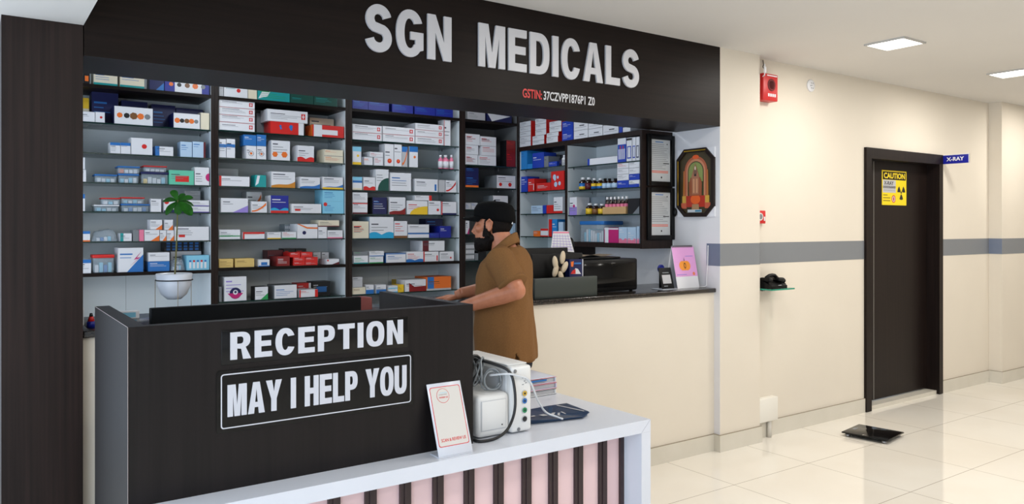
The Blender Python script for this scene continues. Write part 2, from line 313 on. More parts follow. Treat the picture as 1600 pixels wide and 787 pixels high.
# ---------------------------------------------------------------- stock: description, place, x, y, z, width, depth, height, rack?, colour, print, side colour
STOCK = [
('black box with orange patch','first along, top shelf of first bay',0.5968,5.506,2.446,0.0359,0.1,0.0795,0,'k','patch:o',''),
('cream box with blue lettering','second along, top shelf of first bay',0.7033,5.506,2.446,0.1354,0.135378,0.1044,0,'c','text:b|base:t',''),
('cream box with blue lettering','third along, top shelf of first bay',0.8566,5.506,2.446,0.1431,0.143123,0.1053,0,'c','text:b|base:t',''),
('dark blue glossy pack','fourth along, top shelf of first bay',1.0037,5.506,2.446,0.0868,0.1,0.1044,0,'n','diag:b',''),
('blue-ended white box with figures','fifth along, top shelf of first bay',1.1925,5.506,2.446,0.2809,0.2,0.0997,0,'B','mid:w|pics',''),
('cream and yellow box','first along back row, second shelf of first bay',0.6024,5.664,2.208,0.0507,0.12,0.1711,0,'c','top:y',''),
('low white box','first along, second shelf of first bay',0.6041,5.506,2.208,0.0774,0.15,0.0642,0,'w','text:k',''),
('small white box with red mark','second along, second shelf of first bay',0.6716,5.506,2.208,0.0539,0.15,0.0668,0,'w','dot:r',''),
('tall dark blue box','second along back row, second shelf of first bay',0.7207,5.664,2.208,0.1543,0.12,0.2195,0,'n','text:b',''),
('dark blue box','third along back row, second shelf of first bay',0.896,5.664,2.208,0.1576,0.12,0.1758,0,'n','text:b',''),
('dark blue box','fourth along back row, second shelf of first bay',1.0747,5.664,2.208,0.1495,0.12,0.1677,0,'n','text:b',''),
('dark blue box','fifth along back row, second shelf of first bay',1.2422,5.664,2.208,0.1731,0.12,0.1563,0,'n','text:b',''),
('long white box with body-part pictures','third along, second shelf of first bay',0.8656,5.506,2.208,0.2266,0.15,0.1144,0,'w','pics','n'),
('long white box with brace pictures','fourth along, second shelf of first bay',1.1895,5.506,2.208,0.1666,0.15,0.1007,0,'w','pics','n'),
('plain cream box','fifth along, second shelf of first bay',1.305,5.506,2.208,0.0559,0.15,0.1152,0,'c','',''),
('white box with blue flap','first along, third shelf of first bay',0.758,5.506,2.017,0.0578,0.1,0.0705,0,'w','text:k|topq:b',''),
('white box with blue flap','second along, third shelf of first bay',0.8176,5.506,2.017,0.0577,0.1,0.0721,0,'w','text:k|topq:b',''),
('square white box with red dot','third along, third shelf of first bay',0.9131,5.506,2.017,0.1276,0.127587,0.1095,0,'w','dot:r',''),
('white box with blue end','fourth along, third shelf of first bay',1.0499,5.506,2.017,0.1087,0.108664,0.0626,0,'w','left:b|text:k','b'),
('pale blue box','fifth along, third shelf of first bay',1.1858,5.506,2.017,0.0719,0.1,0.1022,0,'p','text:b','p'),
('pale blue box with maroon edge','sixth along, third shelf of first bay',1.2678,5.506,2.017,0.0837,0.1,0.107,0,'p','text:b|rightq:m','b'),
('white box','first along, fourth shelf of first bay',0.5775,5.506,1.83,0.0331,0.1,0.0775,0,'w','text:k',''),
('white box','one above first item, fourth shelf of first bay',0.5744,5.506,1.908,0.0268,0.1,0.0756,0,'w','text:k',''),
('CONT:b:w','second along, fourth shelf of first bay',0.7064,5.506,1.83,0.129,0.129027,0.0523,0,'',0,''),
('CONT:b:b','third along, fourth shelf of first bay',0.8374,5.506,1.83,0.1235,0.123497,0.0606,0,'',0,''),
('CONT:b:o','one above third item, fourth shelf of first bay',0.8384,5.506,1.8911,0.1311,0.131127,0.0483,0,'',0,''),
('CONT:n:y','fourth along, fourth shelf of first bay',0.9924,5.506,1.83,0.1693,0.169259,0.0785,0,'',0,''),
('CONT:r:w','one above fourth item, fourth shelf of first bay',0.9952,5.506,1.909,0.1438,0.143766,0.0403,0,'',0,''),
('mint green box with red panel','fifth along, fourth shelf of first bay',1.1567,5.506,1.83,0.1552,0.155174,0.0963,0,'g1','patch:r|text:k',''),
('white box with magenta disc','sixth along, fourth shelf of first bay',1.2857,5.506,1.83,0.0946,0.1,0.1227,0,'w','text:k|discr:mg',''),
('white bottle box with blue cap','first along, fifth shelf of first bay',0.5733,5.506,1.646,0.029,0.1,0.1082,0,'w','topq:b|text:b',''),
('CONT:w:w','second along, fifth shelf of first bay',0.7106,5.506,1.646,0.1441,0.144141,0.0423,0,'',0,''),
('CONT:r:w','one above second item, fifth shelf of first bay',0.7335,5.506,1.6888,0.1101,0.110135,0.0452,0,'',0,''),
('CONT:b:b','third along, fifth shelf of first bay',0.8771,5.506,1.646,0.1702,0.170157,0.0513,0,'',0,''),
('CONT:r:w','one above third item, fifth shelf of first bay',0.8619,5.506,1.6978,0.1397,0.139716,0.0425,0,'',0,''),
('pale square carton','fourth along, fifth shelf of first bay',0.9979,5.506,1.646,0.064,0.1,0.0875,0,'w','text:k',''),
('white box with red corner','fifth along, fifth shelf of first bay',1.1195,5.506,1.646,0.1468,0.146813,0.0892,0,'w','dotl:r|wave:n',''),
('white box with purple stripe','sixth along, fifth shelf of first bay',1.2655,5.506,1.646,0.135,0.15,0.0419,0,'w','base:pu|text:k',''),
('white box with purple stripe','one above sixth item, fifth shelf of first bay',1.2655,5.506,1.6884,0.135,0.15,0.0404,0,'w','base:pu|text:k',''),
('grey white box','first along back row, fifth shelf of first bay',1.2606,5.664,1.646,0.104,0.12,0.1182,0,'gw','text:k',''),
('grey white box','one above first item back row, fifth shelf of first bay',1.2606,5.664,1.7647,0.104,0.12,0.0345,0,'gw','text:k',''),
('white box with orange foot','first along, sixth shelf of first bay',0.5862,5.506,1.456,0.0594,0.1,0.0662,0,'w','topq:b|base:o',''),
('BAG','second along, sixth shelf of first bay',0.7014,5.506,1.456,0.1507,0.150737,0.0903,0,'',0,''),
('white box with teal end','third along, sixth shelf of first bay',0.8193,5.506,1.456,0.0686,0.1,0.0524,0,'w','leftq:t|text:k',''),
('grey translucent box','fourth along, sixth shelf of first bay',0.8781,5.506,1.456,0.0348,0.1,0.0718,0,'gy','',''),
('small pink box','fifth along, sixth shelf of first bay',0.9118,5.506,1.456,0.0278,0.1,0.0743,0,'pk','',''),
('white box with orange corner','sixth along, sixth shelf of first bay',0.9735,5.506,1.456,0.0906,0.1,0.0742,0,'w','text:k|diag:o',''),
('white box with orange corner','seventh along, sixth shelf of first bay',1.0412,5.506,1.456,0.0398,0.1,0.0714,0,'w','text:k|diag:o',''),
('white box with orange corner','eighth along, sixth shelf of first bay',1.0862,5.506,1.456,0.0452,0.1,0.0712,0,'w','text:k|diag:o',''),
('white box with orange corner','one above sixth item, sixth shelf of first bay',0.9992,5.506,1.5307,0.0739,0.1,0.0659,0,'w','text:k|diag:o',''),
('white box with orange corner','one above eighth item, sixth shelf of first bay',1.0755,5.506,1.5279,0.0539,0.1,0.0692,0,'w','text:k|diag:o',''),
('long white box with red emblem','ninth along, sixth shelf of first bay',1.222,5.506,1.456,0.2188,0.2,0.0954,0,'w','patchs:r|text:k',''),
('white box with blue top','first along, seventh shelf of first bay',0.589,5.506,1.257,0.065,0.1,0.0877,0,'w','topq:b|text:k',''),
('CONT:r:v','second along, seventh shelf of first bay',0.6926,5.506,1.257,0.124,0.124019,0.1153,0,'',0,''),
('large white box with blue corner and pink bolt','third along, seventh shelf of first bay',0.8477,5.506,1.257,0.1488,0.148782,0.1579,0,'w','text:b|diagb:b|bolt:mg',''),
('blue and white box','fourth along, seventh shelf of first bay',1.0168,5.506,1.257,0.1286,0.15,0.0648,0,'b','text:w',''),
('white box with grey writing','one above fourth item, seventh shelf of first bay',1.0168,5.506,1.3223,0.1286,0.15,0.0592,0,'w','text:k',''),
('BAG','fifth along, seventh shelf of first bay',1.1356,5.506,1.257,0.094,0.15,0.0977,0,'',0,''),
('clear blue pack of vials','sixth along, seventh shelf of first bay',1.2617,5.506,1.257,0.1427,0.15,0.0996,0,'lb','vials',''),
('flat white box','first along back row, seventh shelf of first bay',1.2189,5.664,1.257,0.1981,0.12,0.124,0,'w','text:k',''),
('dark tray with blue vials','one above first item back row, seventh shelf of first bay',1.197,5.664,1.3815,0.2366,0.12,0.0693,0,'k','grid:b',''),
('grey white box','first along, top shelf of second bay',1.4129,5.506,2.446,0.0277,0.1,0.0992,0,'gw','text:k',''),
('white box with red emblem','second along, top shelf of second bay',1.5101,5.506,2.446,0.1608,0.160795,0.0985,0,'w','text:t|dot:r',''),
('cream white box','third along, top shelf of second bay',1.6245,5.506,2.446,0.062,0.1,0.1006,0,'c','',''),
('teal box with white swoosh','fourth along, top shelf of second bay',1.7761,5.506,2.446,0.2288,0.2,0.0974,0,'t','wave2:w|text:g',''),
('dark green box','fifth along, top shelf of second bay',1.9813,5.506,2.446,0.173,0.172972,0.0583,0,'dg','text:t',''),
('dark green box','one above fifth item, top shelf of second bay',1.9813,5.506,2.5048,0.173,0.172972,0.0439,0,'dg','text:t',''),
('dark green box','sixth along, top shelf of second bay',2.1631,5.506,2.446,0.1817,0.181683,0.0627,0,'dg','text:t',''),
('dark green box','one above sixth item, top shelf of second bay',2.1631,5.506,2.5092,0.1817,0.181683,0.0394,0,'dg','text:t',''),
('long white box with red cross','first along, second shelf of second bay',1.5196,5.506,2.215,0.2412,0.2,0.0573,0,'w','text:k|logo:r|topl:r',''),
('long white box with red cross','one above first item, second shelf of second bay',1.5196,5.506,2.2728,0.2412,0.2,0.0497,0,'w','text:k|logo:r|topl:r',''),
('long white box with red cross','two above first item, second shelf of second bay',1.5196,5.506,2.323,0.2412,0.2,0.0517,0,'w','text:k|logo:r|topl:r',''),
('long white box with red cross','three above first item, second shelf of second bay',1.5196,5.506,2.3752,0.2412,0.2,0.0517,0,'w','text:k|logo:r',''),
('grey box','first along back row, second shelf of second bay',1.7488,5.664,2.215,0.0957,0.12,0.1597,0,'gy','',''),
('red box with blue figures','second along, second shelf of second bay',1.8732,5.506,2.215,0.2431,0.15,0.0876,0,'r','rightq:w|blob:b',''),
('pale grey box','second along back row, second shelf of second bay',1.9667,5.664,2.215,0.1888,0.12,0.1417,0,'gy','text:k',''),
('long white box with red cross','one above second item, second shelf of second bay',1.8756,5.506,2.3031,0.2957,0.15,0.086,0,'w','text:k|logo:r',''),
('red box with white panels','third along, second shelf of second bay',2.183,5.506,2.215,0.2439,0.15,0.0871,0,'r','leftq:w|patch:w','o'),
('cream white box','third along back row, second shelf of second bay',2.1937,5.664,2.215,0.1927,0.12,0.1599,0,'c','text:k',''),
('white box with blue band','first along, third shelf of second bay',1.4217,5.506,2.025,0.0453,0.1,0.1289,0,'w','band:b|text:k',''),
('white box with blue band','second along, third shelf of second bay',1.4763,5.506,2.025,0.0581,0.1,0.1327,0,'w','band:b|text:k',''),
('cream box with round emblem','third along, third shelf of second bay',1.6154,5.506,2.025,0.07,0.1,0.0932,0,'w','ringc:o|text:k',''),
('cream box with round emblem','fourth along, third shelf of second bay',1.6875,5.506,2.025,0.066,0.1,0.0946,0,'w','ringc:o|text:k',''),
('bright blue box','one above third item, third shelf of second bay',1.6073,5.506,2.1187,0.0861,0.1,0.0752,0,'b','text:w',''),
('bright blue box','one above fourth item, third shelf of second bay',1.6875,5.506,2.1201,0.066,0.1,0.08,0,'b','text:w',''),
('white box with orange kidney pictures','fifth along, third shelf of second bay',1.8248,5.506,2.025,0.1357,0.135717,0.1424,0,'w','text:k|pics2:o',''),
('white box with red foot','sixth along, third shelf of second bay',2.0095,5.506,2.025,0.1255,0.125522,0.1174,0,'w','text:k|hills:r',''),
('cream box with orange line','seventh along, third shelf of second bay',2.2233,5.506,2.025,0.1494,0.1494,0.0514,0,'c','text:o',''),
('cream box with orange line','one above seventh item, third shelf of second bay',2.2233,5.506,2.0769,0.1494,0.1494,0.0483,0,'c','text:o',''),
('long white box with red end','first along, fourth shelf of second bay',1.5018,5.506,1.83,0.2056,0.15,0.0701,0,'w','text:k|leftq2:r',''),
('grey white box','first along back row, fourth shelf of second bay',1.5004,5.664,1.83,0.1414,0.12,0.1317,0,'gw','',''),
('teal box with white swoosh','second along, fourth shelf of second bay',1.6819,5.506,1.83,0.0772,0.1,0.0848,0,'t','wave2:w',''),
('white box with amber wave','third along, fourth shelf of second bay',1.8437,5.506,1.83,0.1735,0.173496,0.1152,0,'w','text:k|wave:a',''),
('white box with blue wave','fourth along, fourth shelf of second bay',2.0411,5.506,1.83,0.1518,0.151812,0.0844,0,'w','text:k|wave:b',''),
('white box with blue and yellow wave','fifth along, fourth shelf of second bay',2.2177,5.506,1.83,0.1607,0.160711,0.0907,0,'w','text:k|wave:b|base:y',''),
('white box with lilac wave','first along, fifth shelf of second bay',1.5017,5.506,1.648,0.1841,0.184137,0.1006,0,'w','text:k|diag:l',''),
('white box with orange arc','second along, fifth shelf of second bay',1.6705,5.506,1.648,0.1106,0.15,0.0811,0,'w','text:k|arc:o',''),
('white box with orange arc','first along back row, fifth shelf of second bay',1.684,5.664,1.648,0.1108,0.12,0.1546,0,'w','text:k|arc:o',''),
('blue box with cyan wave and red foot','third along, fifth shelf of second bay',1.8176,5.506,1.648,0.1286,0.128568,0.1255,0,'B','text:w|hills:cy|base:r','w'),
('long white box with red word','fourth along, fifth shelf of second bay',2.0152,5.506,1.648,0.2258,0.2,0.0697,0,'w','text:k|patchs:r',''),
('light blue box','fifth along, fifth shelf of second bay',2.2225,5.506,1.648,0.165,0.164961,0.091,0,'lb','text:b|dotl:r',''),
('light blue box','one above fifth item, fifth shelf of second bay',2.2225,5.506,1.7395,0.165,0.164961,0.0888,0,'lb','text:b',''),
('white box with green stripe','first along, sixth shelf of second bay',1.4694,5.506,1.463,0.1407,0.140712,0.0679,0,'w','text:k|band2:g',''),
('red and white box','second along, sixth shelf of second bay',1.6341,5.506,1.463,0.1506,0.150642,0.0493,0,'w','topq:r|text:r|leftq2:r',''),
('white box with yellow foot','third along, sixth shelf of second bay',1.7773,5.506,1.463,0.0965,0.1,0.0486,0,'w','text:k|base:y',''),
('white box with green foot','fourth along, sixth shelf of second bay',1.8867,5.506,1.463,0.1043,0.15,0.0515,0,'w','text:r|base:g',''),
('clear plastic trays','first along back row, sixth shelf of second bay',1.9507,5.664,1.463,0.0877,0.12,0.1042,0,'pt','grid:w',''),
('white box with orange swoosh and blue oval','fifth along, sixth shelf of second bay',2.0221,5.506,1.463,0.155,0.15,0.1072,0,'w','arc2:o|oval:n',''),
('white box','sixth along, sixth shelf of second bay',2.1378,5.506,1.463,0.0668,0.1,0.087,0,'w','text:k',''),
('white box with pink line','seventh along, sixth shelf of second bay',2.2356,5.506,1.463,0.1192,0.11922,0.0617,0,'w','text:k|base:pk',''),
('beige white box','one above sixth item, sixth shelf of second bay',2.1863,5.506,1.5505,0.1638,0.163832,0.0486,0,'c','text:k|base:m',''),
('tan yellow box','first along, seventh shelf of second bay',1.4457,5.506,1.268,0.0935,0.1,0.0595,0,'tn','text:br',''),
('tan yellow box','second along, seventh shelf of second bay',1.5714,5.506,1.268,0.1306,0.130612,0.0599,0,'tn','text:br',''),
('white box with blue label','third along, seventh shelf of second bay',1.7052,5.506,1.268,0.0786,0.1,0.0496,0,'w','patch:b|base:b',''),
('dark maroon box','first along back row, seventh shelf of second bay',1.8381,5.664,1.268,0.1143,0.12,0.1091,0,'m','text:k',''),
('dark red box','fourth along, seventh shelf of second bay',1.8443,5.506,1.268,0.0933,0.15,0.0685,0,'dr','text:w',''),
('black and red box','second along back row, seventh shelf of second bay',1.9436,5.664,1.268,0.0852,0.12,0.1196,0,'k','text:r',''),
('black and red box','third along back row, seventh shelf of second bay',2.0313,5.664,1.268,0.0808,0.12,0.1181,0,'k','text:r',''),
('bright red box','fifth along, seventh shelf of second bay',1.9609,5.506,1.268,0.0852,0.15,0.0278,0,'r','text:w',''),
('bright red box','sixth along, seventh shelf of second bay',2.0527,5.506,1.268,0.0938,0.15,0.0255,0,'r','text:w',''),
('bright red box','one above fifth item, seventh shelf of second bay',1.9609,5.506,1.2963,0.0852,0.15,0.032,0,'r','text:w',''),
('bright red box','one above sixth item, seventh shelf of second bay',2.0527,5.506,1.294,0.0938,0.15,0.0323,0,'r','text:w',''),
('bright red box','two above fifth item, seventh shelf of second bay',1.9304,5.506,1.3288,0.0744,0.15,0.0347,0,'r','text:w',''),
('bright red box','two above sixth item, seventh shelf of second bay',2.017,5.506,1.3288,0.0873,0.15,0.0354,0,'r','text:w',''),
('small white box','fourth along back row, seventh shelf of second bay',2.1551,5.664,1.268,0.0584,0.12,0.089,0,'w','text:k',''),
('small white box','fifth along back row, seventh shelf of second bay',2.2206,5.664,1.268,0.0555,0.12,0.0878,0,'w','text:k',''),
('white box with red swoosh','seventh along, seventh shelf of second bay',2.2179,5.506,1.268,0.1006,0.15,0.0408,0,'w','dotl:r|diag:m',''),
('grey narrow box','first along, bottom shelf of second bay',1.4074,5.506,1.034,0.0168,0.1,0.1027,0,'gy','text:k',''),
('tall white card with blue and pink ring','second along, bottom shelf of second bay',1.5077,5.506,1.034,0.1509,0.150855,0.1701,0,'w','text:l|bigring',''),
('white box with green corner','third along, bottom shelf of second bay',1.6878,5.506,1.034,0.0914,0.1,0.0916,0,'w','text:k|diag:g','k'),
('pale grey box','fourth along, bottom shelf of second bay',1.8605,5.506,1.034,0.1635,0.163543,0.0965,0,'w','text:b','gy'),
('red and white box','first along back row, bottom shelf of second bay',2.0541,5.664,1.034,0.1074,0.12,0.0921,0,'r','text:w|rightq:w',''),
('white box with red ends','fifth along, bottom shelf of second bay',2.0319,5.506,1.034,0.1402,0.15,0.0548,0,'w','text:r|rightq:r|leftq2:r',''),
('black box with blue panel','second along back row, bottom shelf of second bay',2.1885,5.664,1.034,0.1445,0.12,0.0989,0,'k','text:w|patch:b',''),
('royal blue box','first along, top shelf of third bay',2.4383,5.506,2.446,0.1266,0.126624,0.0778,0,'B','text:b',''),
('royal blue box','second along, top shelf of third bay',2.5916,5.506,2.446,0.1734,0.1734,0.0759,0,'B','text:b',''),
('royal blue box','third along, top shelf of third bay',2.7975,5.506,2.446,0.1826,0.182574,0.0744,0,'B','text:b',''),
('royal blue box','fourth along, top shelf of third bay',2.9963,5.506,2.446,0.1871,0.187072,0.0717,0,'B','text:b',''),
('royal blue box','fifth along, top shelf of third bay',3.176,5.506,2.446,0.1627,0.162726,0.0699,0,'B','text:b',''),
('long white box with red cross','first along, second shelf of third bay',2.4961,5.506,2.212,0.2422,0.2,0.0584,0,'w','text:k|logo:r|topl:r',''),
('long white box with red cross','one above first item, second shelf of third bay',2.4961,5.506,2.2709,0.2422,0.2,0.0587,0,'w','text:k|logo:r',''),
('long white box with red cross','second along, second shelf of third bay',2.7639,5.506,2.212,0.2778,0.2,0.0604,0,'w','text:k|logo:r|topl:r',''),
('long white box with red cross','one above second item, second shelf of third bay',2.7639,5.506,2.2729,0.2778,0.2,0.0602,0,'w','text:k|logo:r',''),
('long white box with red cross','third along, second shelf of third bay',3.0368,5.506,2.212,0.2564,0.2,0.0612,0,'w','text:k|logo:r|topl:r',''),
('long white box with red cross','one above third item, second shelf of third bay',3.0368,5.506,2.2737,0.2564,0.2,0.0524,0,'w','text:k|logo:r|topl:r',''),
('long white box with red cross','two above third item, second shelf of third bay',3.0368,5.506,2.3267,0.2564,0.2,0.0514,0,'w','text:k|logo:r',''),
('upright white box with red line','fourth along, second shelf of third bay',3.2031,5.506,2.212,0.0615,0.1,0.2182,0,'w','text:k|leftq2:r',''),
('white box with blue and yellow blots','first along, third shelf of third bay',2.4104,5.506,2.022,0.0708,0.1,0.137,0,'w','topq:lb|dot:y|base:y',''),
('grey white box','first along back row, third shelf of third bay',2.5491,5.664,2.022,0.0619,0.12,0.1155,0,'gw','',''),
('white box with blue end','second along, third shelf of third bay',2.5012,5.506,2.022,0.0787,0.15,0.063,0,'w','leftq2:n|text:o',''),
('white box with pink writing','third along, third shelf of third bay',2.5899,5.506,2.022,0.0768,0.15,0.0647,0,'w','text:r',''),
('white box with pink writing','one above third item, third shelf of third bay',2.572,5.506,2.0872,0.1126,0.15,0.0407,0,'w','text:r',''),
('tall white box with red ball','fourth along, third shelf of third bay',2.6795,5.506,2.022,0.0759,0.1,0.1736,0,'w','text:k|ball:r',''),
('tall white box with red ball','fifth along, third shelf of third bay',2.7554,5.506,2.022,0.0668,0.1,0.1754,0,'w','text:k|ball:r',''),
('pale box with orange arc','sixth along, third shelf of third bay',2.8157,5.506,2.022,0.0492,0.1,0.1602,0,'gw','topq:b|arc:o',''),
('tall white box with orange knee','seventh along, third shelf of third bay',2.8942,5.506,2.022,0.0755,0.1,0.1661,0,'w','topq:b|dot:o',''),
('BOT:pk','eighth along, third shelf of third bay',3.1504,5.506,2.022,0.039,0.1,0.1136,0,'',0,''),
('BOT:pk','ninth along, third shelf of third bay',3.2025,5.506,2.022,0.0578,0.1,0.1158,0,'',0,''),
('BOT:pk','tenth along, third shelf of third bay',3.2531,5.506,2.022,0.036,0.1,0.1191,0,'',0,''),
('white box with blue stripes','first along, fourth shelf of third bay',2.4142,5.506,1.83,0.0783,0.1,0.0992,0,'w','band:b|topq:lb|base:c',''),
('white box with red foot','second along, fourth shelf of third bay',2.5132,5.506,1.83,0.0984,0.1,0.1009,0,'w','text:k|hills:r',''),
('cream box with green quarter round','third along, fourth shelf of third bay',2.6208,5.506,1.83,0.1082,0.108159,0.165,0,'w','text:k|topq:w|quart:dg',''),
('large white box','fourth along, fourth shelf of third bay',2.7799,5.506,1.83,0.1831,0.183108,0.1447,0,'w','text:k|text:b',''),
('white box with black word','fifth along, fourth shelf of third bay',3.0084,5.506,1.83,0.2112,0.2,0.1046,0,'w','text:k|rightq2:b',''),
('grey white box','sixth along, fourth shelf of third bay',3.1511,5.506,1.83,0.0572,0.1,0.1018,0,'gw','',''),
('white box with red swoosh','seventh along, fourth shelf of third bay',3.2378,5.506,1.83,0.1015,0.101456,0.1009,0,'w','arc:r|text:k',''),
('white box with red stripe','first along, fifth shelf of third bay',2.4361,5.506,1.647,0.1223,0.122255,0.0863,0,'w','topq2:r|text:k|base:m',''),
('white box with grey writing','one above first item, fifth shelf of third bay',2.4361,5.506,1.7338,0.1223,0.122255,0.0781,0,'w','text:k',''),
('navy box with white writing','second along, fifth shelf of third bay',2.6,5.506,1.647,0.1204,0.120354,0.1299,0,'n','text:w|text:b','k'),
('white box with dark red wave','third along, fifth shelf of third bay',2.7506,5.506,1.647,0.1407,0.140673,0.1351,0,'w','text:k|wave:dr',''),
('white box with yellow wedge','fourth along, fifth shelf of third bay',2.9264,5.506,1.647,0.1864,0.18636,0.1111,0,'w','text:r|quart:y',''),
('white box with red spot','fifth along, fifth shelf of third bay',3.0828,5.506,1.647,0.1138,0.113805,0.1126,0,'w','text:k|dots:r',''),
('red and white box','one above fourth item, fifth shelf of third bay',2.981,5.506,1.7601,0.1531,0.153115,0.0413,0,'w','rightq:r|text:k',''),
('white box with navy foot','sixth along, fifth shelf of third bay',3.2182,5.506,1.647,0.1415,0.141534,0.1082,0,'w','text:k|base:n|leftq2:r',''),
('cream box with red writing','first along, sixth shelf of third bay',2.4413,5.506,1.46,0.1326,0.132577,0.1318,0,'c','text:k|text:r',''),
('large white box with cyan wave','second along, sixth shelf of third bay',2.6153,5.506,1.46,0.2039,0.2,0.1664,0,'w','text:k|hills:cy','p'),
('white box with brown foot','third along, sixth shelf of third bay',2.78,5.506,1.46,0.1161,0.116065,0.1354,0,'w','text:r|base:br',''),
('white box with blue stripe','fourth along, sixth shelf of third bay',2.9382,5.506,1.46,0.1905,0.190504,0.0405,0,'w','topq:b',''),
('white box with grey lines','one above fourth item, sixth shelf of third bay',2.9382,5.506,1.501,0.1905,0.190504,0.0675,0,'w','text:k',''),
('blue box','fifth along, sixth shelf of third bay',3.082,5.506,1.46,0.0895,0.15,0.0396,0,'B','text:b',''),
('navy box','first along back row, sixth shelf of third bay',3.1708,5.664,1.46,0.1605,0.12,0.1563,0,'n','text:b',''),
('blue box with white writing','sixth along, sixth shelf of third bay',3.1853,5.506,1.46,0.1068,0.15,0.0955,0,'B','text:w',''),
('pale green box','first along, seventh shelf of third bay',2.4429,5.506,1.268,0.1179,0.117904,0.0614,0,'w','text:g|base:t',''),
('grey green box','one above first item, seventh shelf of third bay',2.4429,5.506,1.3299,0.1179,0.117904,0.031,0,'gy','text:g',''),
('pale green box','second along, seventh shelf of third bay',2.5703,5.506,1.268,0.1185,0.11851,0.0534,0,'w','text:g|base:g',''),
('white box','one above second item, seventh shelf of third bay',2.5744,5.506,1.3219,0.1221,0.122091,0.0398,0,'w','text:k|base:b',''),
('white box with blue rim','third along, seventh shelf of third bay',2.7383,5.506,1.268,0.1703,0.17033,0.075,0,'w','topq2:b|text:b','b'),
('white box with blue scene','fourth along, seventh shelf of third bay',2.9044,5.506,1.268,0.1522,0.152198,0.0847,0,'w','hills:b|text:r',''),
('white box with red ends','fifth along, seventh shelf of third bay',3.0523,5.506,1.268,0.1386,0.138604,0.0819,0,'w','text:k|rightq2:r|leftq2:r',''),
('white box with red spot','sixth along, seventh shelf of third bay',3.1985,5.506,1.268,0.1332,0.133198,0.0791,0,'w','text:k|dots:r',''),
('white box with maroon bands','one above fifth item, seventh shelf of third bay',3.072,5.506,1.3532,0.2106,0.2,0.0835,0,'w','leftq:m|text:k',''),
('beige tin','first along, bottom shelf of third bay',2.4275,5.506,1.034,0.1051,0.105098,0.0546,0,'c','text:br',''),
('grey tin','one above first item, bottom shelf of third bay',2.4156,5.506,1.0891,0.0812,0.1,0.0781,0,'gw','text:k',''),
('white box with blue half','second along, bottom shelf of third bay',2.5169,5.506,1.034,0.0644,0.1,0.0706,0,'w','baseh:b|text:k',''),
('white box with blue half','third along, bottom shelf of third bay',2.6121,5.506,1.034,0.082,0.1,0.0669,0,'w','baseh:b|text:k',''),
('white box with cyan stripe','fourth along, bottom shelf of third bay',2.7126,5.506,1.034,0.0812,0.1,0.0539,0,'w','text:k|base:cy|band:lb',''),
('yellow box','fifth along, bottom shelf of third bay',2.7816,5.506,1.034,0.0496,0.1,0.0589,0,'y','text:br',''),
('olive yellow box','first along back row, bottom shelf of third bay',2.8746,5.664,1.034,0.0748,0.12,0.0849,0,'y','text:k',''),
('white box with dark red wedge','sixth along, bottom shelf of third bay',2.9102,5.506,1.034,0.1883,0.15,0.0947,0,'w','text:k|wedge:dr',''),
('orange box with blue stripe','seventh along, bottom shelf of third bay',3.1247,5.506,1.034,0.2281,0.2,0.1093,0,'o','leftq:b|text:br|base:gw','o'),
('grey white box','first along, top shelf of narrow bay',3.4851,5.506,2.446,0.1758,0.175836,0.0745,0,'gw','text:k',''),
('navy box with white triangle','second along, top shelf of narrow bay',3.7194,5.506,2.446,0.2559,0.2,0.0746,0,'n','wedge2:w',''),
('white carton with black writing','first along, second shelf of narrow bay',3.4377,5.506,2.0681,0.1194,0.11936,0.0849,0,'w','text:k|text:r',''),
('white carton with black writing','second along, second shelf of narrow bay',3.5935,5.506,2.0681,0.1818,0.181843,0.0835,0,'w','text:k|text:r',''),
('white carton with black writing','one above first item, second shelf of narrow bay',3.4409,5.506,2.1535,0.1258,0.125843,0.0796,0,'w','text:k|text:r',''),
('white carton with black writing','one above second item, second shelf of narrow bay',3.6097,5.506,2.1521,0.1493,0.149326,0.0814,0,'w','text:k|text:r',''),
('white carton with black writing','two above first item, second shelf of narrow bay',3.4487,5.506,2.2335,0.1414,0.141432,0.0926,0,'w','text:k|text:r',''),
('white carton with black writing','two above second item, second shelf of narrow bay',3.6039,5.506,2.234,0.1611,0.161053,0.08,0,'w','text:k|text:r',''),
('dark red carton','third along, second shelf of narrow bay',3.8397,5.506,2.0681,0.0945,0.1,0.1472,0,'dr','text:r','k'),
('dark red carton','one above third item, second shelf of narrow bay',3.8397,5.506,2.2158,0.0945,0.1,0.0804,0,'dr','text:r','k'),
('navy box with orange foot','first along, third shelf of narrow bay',3.4422,5.506,1.8798,0.1284,0.128438,0.1185,0,'n','text:b|base:o',''),
('navy box','one above first item, third shelf of narrow bay',3.4422,5.506,1.9988,0.1284,0.128438,0.0428,0,'n','text:b',''),
('white box with red pictures','second along, third shelf of narrow bay',3.789,5.506,1.8798,0.1959,0.195914,0.1114,0,'w','text:k|pics2:r','gy'),
('pale bottle pack','first along, fourth shelf of narrow bay',3.4044,5.506,1.694,0.0529,0.1,0.0559,0,'gw','text:b',''),
('pale bottle pack','second along, fourth shelf of narrow bay',3.4664,5.506,1.694,0.0607,0.1,0.0572,0,'gw','text:b',''),
('white box with cyan corner','third along, fourth shelf of narrow bay',3.7305,5.506,1.694,0.1535,0.153512,0.1224,0,'w','text:k|diag:cy','gy'),
('white box with pink swoosh','first along, fifth shelf of narrow bay',3.3966,5.506,1.4883,0.0373,0.1,0.1122,0,'w','text:k|diag:mg',''),
('pale blue box','second along, fifth shelf of narrow bay',3.8722,5.506,1.4883,0.0296,0.1,0.1603,0,'p','',''),
('grey box with vials','first along, sixth shelf of narrow bay',3.4227,5.506,1.2681,0.0894,0.1,0.1478,0,'gy','grid:w',''),
('dark grey box','third along, sixth shelf of narrow bay',3.5466,5.506,1.2681,0.0743,0.1,0.0748,0,'k','',''),
